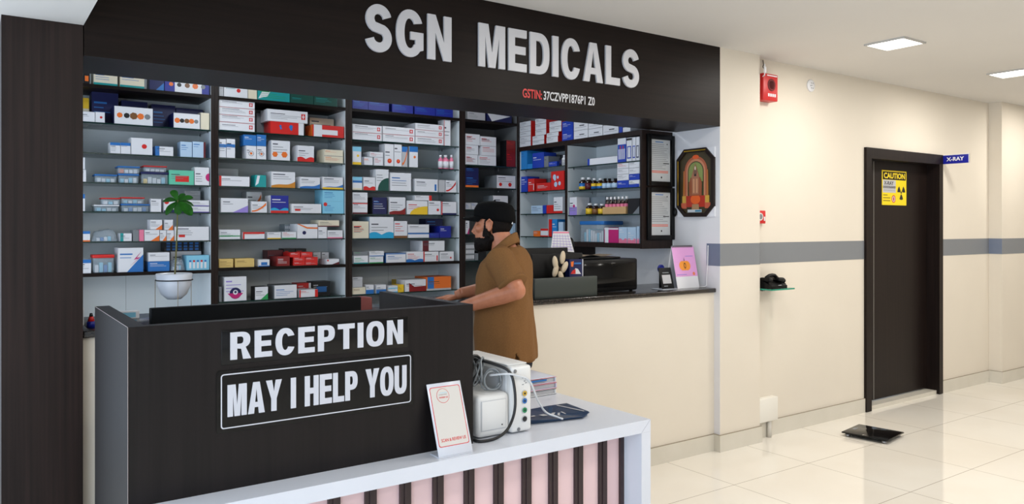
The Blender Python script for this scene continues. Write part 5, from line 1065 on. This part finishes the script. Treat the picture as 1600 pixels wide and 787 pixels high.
def coil(c, r, n, turns, tilt, wob, seed):
    rnd = random.Random(seed); M2 = Matrix.Rotation(tilt, 3, 'Z'); pts = []
    for i in range(n*turns):
        a = 2*pi*i/n; k = 1+wob*sin(a*1.7+seed); q = M2 @ Vector((r*k*cos(a), .025*sin(i*.19+seed), r*k*1.15*sin(a))); pts.append(Vector(c)+q)
    return pts
lowz = CZ+.175
t = thing('cable_coil', 'coil of black cable resting on the white medical recorder', 'cable', (1.56, 2.5, lowz))
b = MB(); pts = coil((0, 0, .055), .044, 20, 4, .5, .12, 1); pts = [(p.x, p.y, max(p.z, -.003)) for p in pts]; b.tube(pts, .0055, rb); b.build('loop', t)
pl = [(0, -.02, .10), (.05, -.08, .085), (.085, -.13, .06), (.095, -.150, .0), (.09, -.158, -.08), (.055, -.165, -.14), (.0, -.17, -.165), (-.06, -.16, -.1695), (-.07, -.13, -.1695)]
def smooth(P, k=6):
    P = [Vector(p) for p in P]; out = []
    for i in range(len(P)-1):
        p0, p1, p2, p3 = P[max(i-1, 0)], P[i], P[i+1], P[min(i+2, len(P)-1)]
        for j in range(k):
            u = j/k; out.append(.5*((2*p1)+(p2-p0)*u+(2*p0-5*p1+4*p2-p3)*u*u+(3*p1-p0-3*p2+p3)*u**3))
    return out+[P[-1]]
MB().tube(smooth(pl), .0055, rb).build('tail', t)
t = thing('cable_coil', 'loose loops of thin grey cable with white lead on the recorder', 'cable', (1.60, 2.42, CZ+.165))
b = MB(); pts = coil((0, 0, .035), .033, 20, 3, -.2, .2, 5); pts = [(p.x, p.y, max(p.z, .0)) for p in pts]; b.tube(pts, .003, gc); pts = coil((-.05, .03, .07), .04, 20, 3, .9, .15, 9); pts = [(p.x, p.y, max(p.z, .0)) for p in pts]; b.tube(pts, .0035, gc); b.build('loop', t)
MB().tube(smooth([(-.01, 0, .055), (.03, -.06, .065), (.07, -.067, .055), (.13, -.06, .03), (.2, -.02, -.06), (.27, .02, -.125), (.31, .0, -.145), (.315, -.03, -.148)]), .004, mat('white_lead', (205, 208, 212), .4)).build('white_lead', t)
# ---------------------------------------------------------------- folders and folder on the front counter
def folder(z, dx, lab, c, h=.027, edge_c=(190, 60, 70)):
    t = thing('ring_binder', lab, 'binder', (2.0+dx, 2.93, z), 0, 'binders stacked on the front counter')
    b = MB(); m1 = mat('binder_%d_%d_%d' % c, c, .35); b.bbox(-.245, .225, -.105, .105, h-.004, h, m1, .0015); b.bbox(-.245, .225, -.105, .105, 0, .004, m1, .0015); b.bbox(.219, .227, -.105, .105, 0, h, m1, .003); b.build('cover', t)
    MB().box(-.24, .217, -.098, .1, .005, h-.005, pm('gw')).build('pages', t)
    b = MB(); e = mat('binder_edge_%d' % edge_c[0], edge_c, .4); b.box(-.245, .226, -.1058, -.1050, h-.0035, h-.0015, e); b.box(-.245, .226, -.1058, -.1050, .0005, .002, e); b.build('edge_line', t)
folder(CZ+.0005, 0, 'lowest white binder of the stack beside the white recorder', (222, 224, 228), edge_c=(60, 60, 64))
folder(CZ+.028, .004, 'middle lilac binder of the stack beside the white recorder', (208, 204, 226))
folder(CZ+.0555, 0, 'topmost clear-covered binder of the stack beside the white recorder', (206, 212, 228))
t = bpy.data.objects['ring_binder.002']; MB().box(.02, .17, -.1065, -.1058, .012, .02, pm('b')).build('blue_clip', t)
t = thing('folder', 'dark blue printed folder lying open on the white counter', 'folder', (1.98, 2.59, CZ))
bl = mat('folder_blue', (12, 46, 78), .3)
OUT = [(-.20, -.155), (-.08, -.178), (.046, -.200), (.096, -.174), (.102, -.160), (.118, .0), (.05, .027), (-.07, .020), (-.15, .030)]
def fz(x, y): return .008+.010*max(0, -x-.03)/.17+.008*max(0, x-.03)/.09
b = MB(); n = len(OUT); cx, cy = -.03, -.08
for s_, zo in ((1, .0025), (-1, 0)):
    vs = [(x, y, fz(x, y)+zo) for x, y in OUT]+[(cx, cy, fz(cx, cy)+zo)]
    b.add(vs, [((i, (i+1) % n, n) if s_ > 0 else ((i+1) % n, i, n)) for i in range(n)], bl)
vs = [(x, y, fz(x, y)+.0025) for x, y in OUT]+[(x, y, fz(x, y)) for x, y in OUT]; b.add(vs, [(i, (i+1) % n, n+(i+1) % n, n+i) for i in range(n)], bl)
b.build('cover', t)
b = MB(); b.add([(x*.92+.008, y*.9-.004, .001) for x, y in OUT]+[(x*.92+.008, y*.9-.004, fz(x, y)-.0008) for x, y in OUT], [tuple(reversed(range(n))), tuple(n+i for i in range(n))]+[(i, (i+1) % n, n+(i+1) % n, n+i) for i in range(n)], mat('folder_inner', (30, 60, 92), .5)); b.build('inner_leaf', t)
b = MB()
for pts in ([(-.10, -.12), (-.07, -.115), (-.075, -.09), (-.105, -.095)], [(-.05, -.125), (-.01, -.085), (-.03, -.085), (-.06, -.115)], [(-.03, -.14), (.0, -.10), (-.01, -.10), (-.035, -.13)], [(.01, -.13), (.02, -.09), (.01, -.09), (.005, -.13)], [(-.15, -.115), (-.125, -.105), (-.13, -.095), (-.155, -.105)]):
    b.poly([(x, y, .0052+fz(x, y)) for x, y in pts], pm('gw'))
b.poly([(x, y, .0055+fz(x, y)) for x, y in [(.06, .0), (.067, .002), (.09, -.15), (.083, -.155)]], pm('gw')); b.build('white_print', t, fix=False)
# ---------------------------------------------------------------- potted plant on its wire stand (on the pharmacy counter)
t = thing('potted_plant', 'small potted plant with rounded leaves in white bowl pot', 'plant', (.763, 3.785, ZG))
zb = .092
potm = mat('pot_white', (220, 226, 236), .3)
MB().lathe([(.001, zb), (.03, zb+.003), (.055, zb+.025), (.071, zb+.065), (.078, zb+.118), (.075, zb+.12), (.07, zb+.112), (.065, zb+.1)], potm, n=36).build('pot', t)
MB().lathe([(.0005, zb+.108), (.071, zb+.106)], noisy('soil', (46, 36, 26), (86, 70, 48), (80, 80, 80), .9), n=24).build('soil', t)
b = MB(); b.tube([(.0785*cos(a), .0785*sin(a), zb+.09) for a in [2*pi*i/36 for i in range(36)]], .0025, black_pl, closed=True); b.build('stand_ring', t)
for a in (.2, pi-.2, pi*1.5):
    MB().tube([(.079*cos(a), .079*sin(a), zb+.09), (.079*cos(a), .079*sin(a), 0)], .0012, mat('brass_wire', (150, 128, 84), .35, .6), 6).build('stand_leg', t)
stem = smooth([(.002, 0, zb+.1), (.006, 0, zb+.16), (.011, 0, zb+.28), (.014, 0, zb+.38), (.016, 0, zb+.455)])
MB().tube(stem, [.004-.0012*i/len(stem) for i in range(len(stem))], noisy('stem', (96, 100, 50), (120, 112, 66), (40, 40, 40), .6)).build('stem', t)
lfm = noisy('leaf_green', (24, 74, 18), (46, 112, 34), (30, 30, 30), .5, .2)
tip = Vector((.016, 0, zb+.45))
def leaf(ang, dep, L, W):
    """a broad spoon-shaped leaf; ang is its direction seen from the front, dep how far it swings backwards"""
    b = MB(); d0 = (RT*cos(ang)*cos(dep)+Vector((0, 0, 1))*sin(ang)*cos(dep)+FW*sin(dep)).normalized(); nrm = (Vector((0, 0, .8))-FW*.75); sd = d0.cross(nrm).normalized(); up = sd.cross(d0)
    vs = []; n = 14
    for i in range(n+1):
        u = i/n; wdt = W*.5*(max(0, sin(pi*min(.03+u*.97, 1)**1.7)))**.62+.0012; c = tip+d0*(L*u)+Vector((0, 0, -1))*(L*.22*u*u)
        for s_ in (-1, -.5, 0, .5, 1): vs.append(c+sd*(wdt*s_)+up*(wdt*.22*abs(s_)))
    G = len(vs); fs = [(i*5+j, i*5+j+1, (i+1)*5+j+1, (i+1)*5+j) for i in range(n) for j in range(4)]
    vs += [v-up*.0012 for v in vs]; fs += [tuple(G+k for k in reversed(f)) for f in fs[:n*4]]
    b.add(vs, fs, lfm, True); b.build('leaf', t)
for ang, dep, L, W in [(.45, .1, .075, .034), (-.55, -.25, .09, .044), (-1.35, -.3, .055, .036), (-2.35, -.25, .07, .04), (2.9, .1, .075, .032), (2.0, .15, .075, .03), (1.2, .5, .06, .026), (-.1, .6, .07, .03), (2.6, .7, .06, .026)]: leaf(ang, dep, L, W)
# things at the far end of the granite counter, next to the column
t = thing('framed_card', 'white card on the granite counter mostly hidden by the column', 'card', (.39, 3.80, ZG))
MB().bbox(-.012, .012, 0, .008, 0, .075, white_pl, .002).build('card_board', t)
MB().box(-.009, .009, -.0005, 0, .01, .065, pm('p')).build('print', t)
t = thing('medicine_bottle', 'small red and blue bottle on granite counter by the column', 'bottle', (.418, 3.70, ZG))
MB().lathe([(.017, 0), (.017, .02), (.014, .026)], pm('B'), n=18).build('base', t)
MB().lathe([(.014, .026), (.008, .046)], pm('r'), n=18).build('body', t)
MB().lathe([(.008, .046), (.005, .06), (.0, .06)], pm('k'), n=14).build('cap', t)
t = thing('leaflet_holder', 'low white and green leaflet holder on counter behind the desk side', 'leaflet holder', (.60, 3.95, ZG))
MB().bbox(-.045, .045, 0, .05, 0, .034, white_pl, .002).build('holder', t)
MB().box(-.03, .03, -.0005, 0, .005, .028, pm('lb')).build('leaflet', t)
# ---------------------------------------------------------------- the man at the counter
from mathutils import noise as mnoise
P0 = FW*4.10
def PW(a, b_, z): return P0+RT*a+FW*b_+Vector((0, 0, z))
f2 = Vector((-.95, .31)).normalized(); l2 = Vector((-f2.y, f2.x)); l2 = Vector((-.31, -.95)).normalized()
hf = Vector((-.975, .22)).normalized(); hl = Vector((-.22, -.975)).normalized()
def A2(c, d, k): return (c[0]+d.x*k, c[1]+d.y*k)
skin = noisy('skin', (176, 112, 82), (190, 124, 92), (30, 30, 30), .45, .4)
shirt_m = noisy('brown_polo_cotton', (116, 81, 46), (126, 89, 52), (160, 160, 160), .85, .2, bump=.25)
jeans_m = noisy('dark_jeans', (22, 26, 38), (32, 36, 50), (200, 200, 200), .85, .2)
black_cloth = noisy('black_cap_cotton', (8, 8, 9), (13, 13, 14), (150, 150, 150), .85, .08, bump=.2)
hair_m = noisy('black_hair', (14, 11, 10), (26, 21, 19), (220, 220, 90), .75, .12, bump=.6)
def ring_loft(b, rings, mt, n=36, e=2.3):     # rings: (a, b, z, half depth along facing, half width)
    vs = []
    for a, bb_, z, rd, rw in rings:
        for k in range(n):
            t_ = 2*pi*k/n; c_, s_ = cos(t_), sin(t_)
            u = rd*math.copysign(abs(c_)**(2/e), c_); v = rw*math.copysign(abs(s_)**(2/e), s_)
            vs.append(PW(a+f2.x*u+l2.x*v, bb_+f2.y*u+l2.y*v, z))
    m_ = len(rings)
    b.add(vs, [(i*n+k, i*n+(k+1) % n, (i+1)*n+(k+1) % n, (i+1)*n+k) for i in range(m_-1) for k in range(n)]+[tuple(reversed(range(n))), tuple((m_-1)*n+k for k in range(n))], mt, True)
def fused(b, name, voxel, mt, smooth_it=4, parent=None, shape=None):
    o = b.build(name); md = o.modifiers.new('r', 'REMESH'); md.mode = 'VOXEL'; md.voxel_size = voxel
    if smooth_it: s_ = o.modifiers.new('s', 'SMOOTH'); s_.factor = .5; s_.iterations = smooth_it
    dg = bpy.context.evaluated_depsgraph_get(); me = bpy.data.meshes.new_from_object(o.evaluated_get(dg)); old = o.data
    o.modifiers.clear(); o.data = me; bpy.data.meshes.remove(old); me.name = name
    me.materials.clear(); me.materials.append(mt)
    if shape:
        for v in me.vertices: shape(v)
    me.polygons.foreach_set('use_smooth', [True]*len(me.polygons)); me.polygons.foreach_set('material_index', [0]*len(me.polygons))
    if parent: o.parent = parent; o.matrix_parent_inverse = Matrix.Translation(inv(parent))
    return o
TC = (-.04, .0)
man = thing('person', 'man in brown polo shirt and black cap leaning at pharmacy counter', 'person', PW(TC[0], TC[1], 0))
T3 = lambda pts: [PW(*p) for p in pts]
b = MB()
ring_loft(b, [(-.04, 0, .80, .12, .165), (-.04, 0, .92, .13, .17), (-.045, 0, 1.05, .135, .165), (-.045, 0, 1.2, .125, .175), (-.035, 0, 1.33, .11, .18), (-.025, 0, 1.42, .075, .13), (-.03, 0, 1.45, .05, .06)], skin)
for s_ in (1, -1):
    h = A2(TC, l2, .09*s_); k = A2(A2(TC, l2, .10*s_), f2, .015); an = A2(A2(TC, l2, .105*s_), f2, -.02)
    b.tube(T3([(*h, .88), (*A2(h, f2, .01), .7), (*k, .48), (*A2(an, f2, -.01), .3), (*an, .09)]), [.09, .082, .058, .055, .038], skin, 14)
    ft = A2(an, f2, .12); b.tube(T3([(*A2(an, f2, -.04), .05), (*A2(an, f2, .05), .05), (*ft, .04)]), [.034, .038, .03], skin, 12)
# neck and head
HC = (-.098, .005, 1.562)
def HP(u, v, w): return PW(HC[0]+hf.x*u+hl.x*v, HC[1]+hf.y*u+hl.y*v, HC[2]+w)
HM = Matrix(((hf.x*RT.x+hf.y*FW.x, hl.x*RT.x+hl.y*FW.x, 0), (hf.x*RT.y+hf.y*FW.y, hl.x*RT.y+hl.y*FW.y, 0), (0, 0, 1)))
b.tube(T3([(-.025, 0, 1.38), (-.045, 0, 1.44), (-.07, .003, 1.50), (-.085, .004, 1.55)]), [.075, .066, .062, .062], skin, 18)
b.ellip(HP(-.004, 0, .022), (.098, .077, .092), skin, 24, 16, HM)
b.ellip(HP(.033, 0, -.050), (.066, .062, .088), skin, 20, 14, HM)
b.ellip(HP(.068, 0, -.104), (.03, .032, .026), skin, 14, 10, HM)                      # chin
b.ellip(HP(.085, 0, .028), (.018, .05, .012), skin, 14, 10, HM)                      # brow
b.tube([HP(.088, 0, .014), HP(.102, 0, -.022), HP(.112, 0, -.044)], [.008, .011, .013], skin, 10)   # nose
for s_ in (1, -1): b.ellip(HP(.101, .012*s_, -.047), (.009, .008, .007), skin, 10, 8, HM); b.ellip(HP(.062, .045*s_, -.02), (.03, .025, .024), skin, 12, 8, HM)
b.ellip(HP(.092, 0, -.071), (.010, .024, .006), skin, 12, 8, HM); b.ellip(HP(.089, 0, -.082), (.011, .021, .007), skin, 12, 8, HM)   # lips
for s_ in (1, -1):
    EM = HM @ Matrix.Rotation(.28*s_, 3, 'Z'); b.ellip(HP(.004, .077*s_, -.005), (.019, .007, .033), skin, 14, 10, EM); b.tube([HP(.018, .082*s_, -.02), HP(.018, .085*s_, .012), HP(.0, .09*s_, .028), HP(-.016, .088*s_, .012), HP(-.008, .084*s_, -.02), HP(.006, .08*s_, -.036)], .0048, skin, 8)
# arms
SHL = (*A2(A2(TC, l2, .165), f2, -.03), 1.385); SHR = (*A2(A2(TC, l2, -.17), f2, -.01), 1.385)
ELL, WRL = (.022, -.25, 1.232), (-.265, -.175, 1.138)
ELR, WRR = (-.075, .285, 1.205), (-.285, .205, 1.182)
def mix(p, q, u): return tuple(p[i]+(q[i]-p[i])*u for i in range(3))
for sh, el, wr in ((SHL, ELL, WRL), (SHR, ELR, WRR)):
    b.tube(T3([sh, mix(sh, el, .45), mix(sh, el, .9), el]), [.062, .056, .048, .045], skin, 16)
    b.ellip(PW(*el), (.047, .047, .047), skin, 16, 12)
    b.tube(T3([el, mix(el, wr, .25), mix(el, wr, .65), wr]), [.045, .047, .038, .029], skin, 16)
def hand(wr, d, side, drop, thumb):
    """palm and five bent fingers; d and side are directions in the a-b plane"""
    d = Vector((*d, 0)).normalized(); side = Vector((*side, 0)).normalized(); w0 = Vector(wr)
    Q = lambda u, v, w: PW(*(w0+d*u+side*v+Vector((0, 0, w))))
    R2 = Matrix(((RT.x, FW.x, 0), (RT.y, FW.y, 0), (0, 0, 1))); PMx = R2 @ Matrix(((d.x, side.x, 0), (d.y, side.y, 0), (0, 0, 1)))
    b.tube([Q(-.005, 0, 0), Q(.025, 0, drop*.35)], [.029, .027], skin, 14)
    b.ellip(Q(.055, 0, drop*.55), (.052, .043, .017), skin, 20, 12, PMx)
    for k, (v, L) in enumerate([(.034, .074), (.0115, .082), (-.0115, .076), (-.034, .060)]):
        v2 = v*1.28
        b.tube([Q(.07, v*.9, drop*.6), Q(.098, v, drop*.65+.004), Q(.098+L*.45, (v+v2)/2, drop*.8+.002), Q(.098+L*.8, v2, drop*.97), Q(.098+L, v2, drop)], [.0095, .009, .0086, .008, .0062], skin, 10)
    b.tube([Q(.028, thumb*.026, drop*.5), Q(.05, thumb*.046, drop*.6), Q(.078, thumb*.062, drop*.8), Q(.1, thumb*.066, drop*.95)], [.014, .0125, .0105, .008], skin, 10)
hand(WRR, (-.99, .12), (.12, .99), -.047, -1)
hand(WRL, (-.5, .86), (-.86, -.5), .0, -1)
fused(b, 'body', .004, skin, 3, man)
# shirt
def folds(v):
    p = v.co; q = Vector(((p.x-P0.x)*7, (p.y-P0.y)*7, p.z*3.2)); n_ = mnoise.noise(q)+.5*mnoise.noise(q*2.3)
    k = .013 if p.z < 1.25 else .008
    v.co = p+v.normal*(n_*k)
    d = p-PW(*A2(A2(TC, l2, .18), f2, -.015), p.z)
    al = d.dot(RT); near = (p-P0).dot(FW) < -.05
    if near and p.z < .905 and abs((p-P0).dot(RT)-.022) < .010*(.91-p.z)/.05: v.co -= v.normal*.03
b = MB()
ring_loft(b, [(-.030, 0, .848, .158, .205), (-.030, 0, .90, .156, .205), (-.036, 0, 1.0, .155, .203), (-.040, 0, 1.1, .152, .188), (-.042, 0, 1.2, .147, .182), (-.038, 0, 1.29, .142, .19), (-.030, 0, 1.36, .126, .2), (-.018, 0, 1.405, .1, .16), (-.018, 0, 1.435, .076, .1), (-.022, 0, 1.447, .064, .075)], shirt_m)
for sh, el in ((SHL, ELL), (SHR, ELR)): b.tube(T3([mix(sh, (TC[0], TC[1], 1.39), .35), sh, mix(sh, el, .4), mix(sh, el, .8)]), [.07, .08, .079, .077], shirt_m, 20)
fused(b, 'polo_shirt', .0075, shirt_m, 6, man, folds)
# sleeve hem bands and collar
for sh, el in ((SHL, ELL), (SHR, ELR)):
    o = MB().tube(T3([mix(sh, el, .72), mix(sh, el, .82)]), [.0785, .0765], shirt_m, 26).build('sleeve_band'); o.parent = man; o.matrix_parent_inverse = Matrix.Translation(inv(man))
b = MB(); n = 40; vs = []
for k in range(n+1):
    t_ = -2.55+5.1*k/n; fwd = cos(t_+pi); lat = sin(t_+pi)
    for (r, dz) in ((.066, .012), (.069, .052), (.075, .050), (.088, .004), (.084, -.004)):
        vs.append(PW(-.046+f2.x*(r*fwd)+l2.x*(r*lat)-.0, f2.y*r*fwd+l2.y*r*lat, 1.412+dz-.058*fwd))
b.add(vs, [(k*5+j, k*5+(j+1) % 5, (k+1)*5+(j+1) % 5, (k+1)*5+j) for k in range(n) for j in range(5)]+[(0, 1, 2, 3, 4), tuple(n*5+j for j in (4, 3, 2, 1, 0))], shirt_m, True)
o = b.build('collar'); o.parent = man; o.matrix_parent_inverse = Matrix.Translation(inv(man))
# jeans and shoes
b = MB(); ring_loft(b, [(-.035, 0, .80, .135, .172), (-.035, 0, .88, .142, .18), (-.035, 0, .97, .14, .178)], jeans_m)
for s_ in (1, -1):
    h = A2(TC, l2, .09*s_); k = A2(A2(TC, l2, .10*s_), f2, .015); an = A2(A2(TC, l2, .105*s_), f2, -.02)
    b.tube(T3([(*h, .86), (*A2(h, f2, .01), .7), (*k, .48), (*A2(an, f2, -.01), .3), (*an, .075)]), [.105, .097, .076, .07, .062], jeans_m, 18)
fused(b, 'jeans', .009, jeans_m, 4, man)
for s_ in (1, -1):
    an = A2(A2(TC, l2, .105*s_), f2, -.02); b = MB()
    b.tube(T3([(*A2(an, f2, -.055), .045), (*A2(an, f2, .02), .048), (*A2(an, f2, .12), .036), (*A2(an, f2, .17), .03)]), [.042, .046, .042, .024], black_cloth, 14); o = b.build('shoe'); o.parent = man; o.matrix_parent_inverse = Matrix.Translation(inv(man))
    for v in o.data.vertices: v.co.z = max(v.co.z, .0)
# beard, hair, cap
b = MB(); b.ellip(HP(.040, 0, -.092), (.064, .0655, .050), hair_m, 22, 14, HM); b.ellip(HP(.070, 0, -.112), (.036, .041, .034), hair_m, 16, 12, HM)
for s_ in (1, -1): b.tube([HP(.020, .0715*s_, .026), HP(.019, .071*s_, -.008), HP(.022, .060*s_, -.062)], [.011, .015, .024], hair_m, 12); b.ellip(HP(.008, .048*s_, -.072), (.03, .022, .026), hair_m, 12, 8, HM)
b.tube([HP(.084, -.028, -.078), HP(.099, 0, -.062), HP(.084, .028, -.078)], [.008, .008, .008], hair_m, 10)
fused(b, 'beard', .0045, hair_m, 2, man, lambda v: setattr(v, 'co', v.co+v.normal*.003*mnoise.noise(v.co*180)))
b = MB(); vs = []; nu, nv = 40, 14
for j in range(nv+1):
    w = -.048+.11*j/nv
    for i in range(nu+1):
        t_ = pi*.52+pi*.96*i/nu; rr_ = math.sqrt(max(0, 1-((w-.022)/.098)**2))
        vs.append(HP(-.004+.1025*rr_*cos(t_), .0815*rr_*sin(t_), w))
b.add(vs, [(j*(nu+1)+i, j*(nu+1)+i+1, (j+1)*(nu+1)+i+1, (j+1)*(nu+1)+i) for j in range(nv) for i in range(nu)], hair_m, True)
o = b.build('hair'); o.parent = man; o.matrix_parent_inverse = Matrix.Translation(inv(man))
md = o.modifiers.new('t', 'SOLIDIFY'); md.thickness = .005
b = MB(); vs = []; nu, nv = 48, 12
prof = [(1.0, .022), (1.015, .04), (1.01, .06), (.97, .082), (.86, .102), (.68, .115), (.45, .121), (.2, .1235), (.0, .124)]
for q, w in prof:
    for i in range(nu):
        t_ = 2*pi*i/nu; tilt = .016*cos(t_)*q
        vs.append(HP(-.006+.111*q*cos(t_), .089*q*sin(t_), w+tilt*(1 if w < .08 else .3)))
b.add(vs, [(j*nu+i, j*nu+(i+1) % nu, (j+1)*nu+(i+1) % nu, (j+1)*nu+i) for j in range(len(prof)-1) for i in range(nu)], black_cloth, True)
cap = b.build('cap'); cap.parent = man; cap.matrix_parent_inverse = Matrix.Translation(inv(man)); md = cap.modifiers.new('t', 'SOLIDIFY'); md.thickness = .004; md.offset = -1
b = MB(); vs = []; n = 20
for i in range(n+1):
    t_ = -1.15+2.3*i/n
    for k in range(7):
        u = k/6; r0 = .1; ext = .068*cos(t_*1.2)**.6 if abs(t_) < 1.3 else 0
        vs.append(HP(-.006+.109*cos(t_)+ext*u, .088*sin(t_), .034-.010*u*u+.012*cos(t_)-.02*(sin(t_)**2)*u))
G = len(vs); fs = [(i*7+k, (i+1)*7+k, (i+1)*7+k+1, i*7+k+1) for i in range(n) for k in range(6)]
b.add(vs, fs, black_cloth, True); o = b.build('cap_brim', cap); md = o.modifiers.new('t', 'SOLIDIFY'); md.thickness = .004
b = MB(); b.ellip(HP(-.006, 0, .125), (.007, .007, .004), black_cloth, 10, 6); b.build('cap_button', cap)
b = MB(); b.ellip(HP(-.108, .028, .008), (.004, .006, .008), white_pl, 10, 6, HM); b.build('cap_tag', cap)
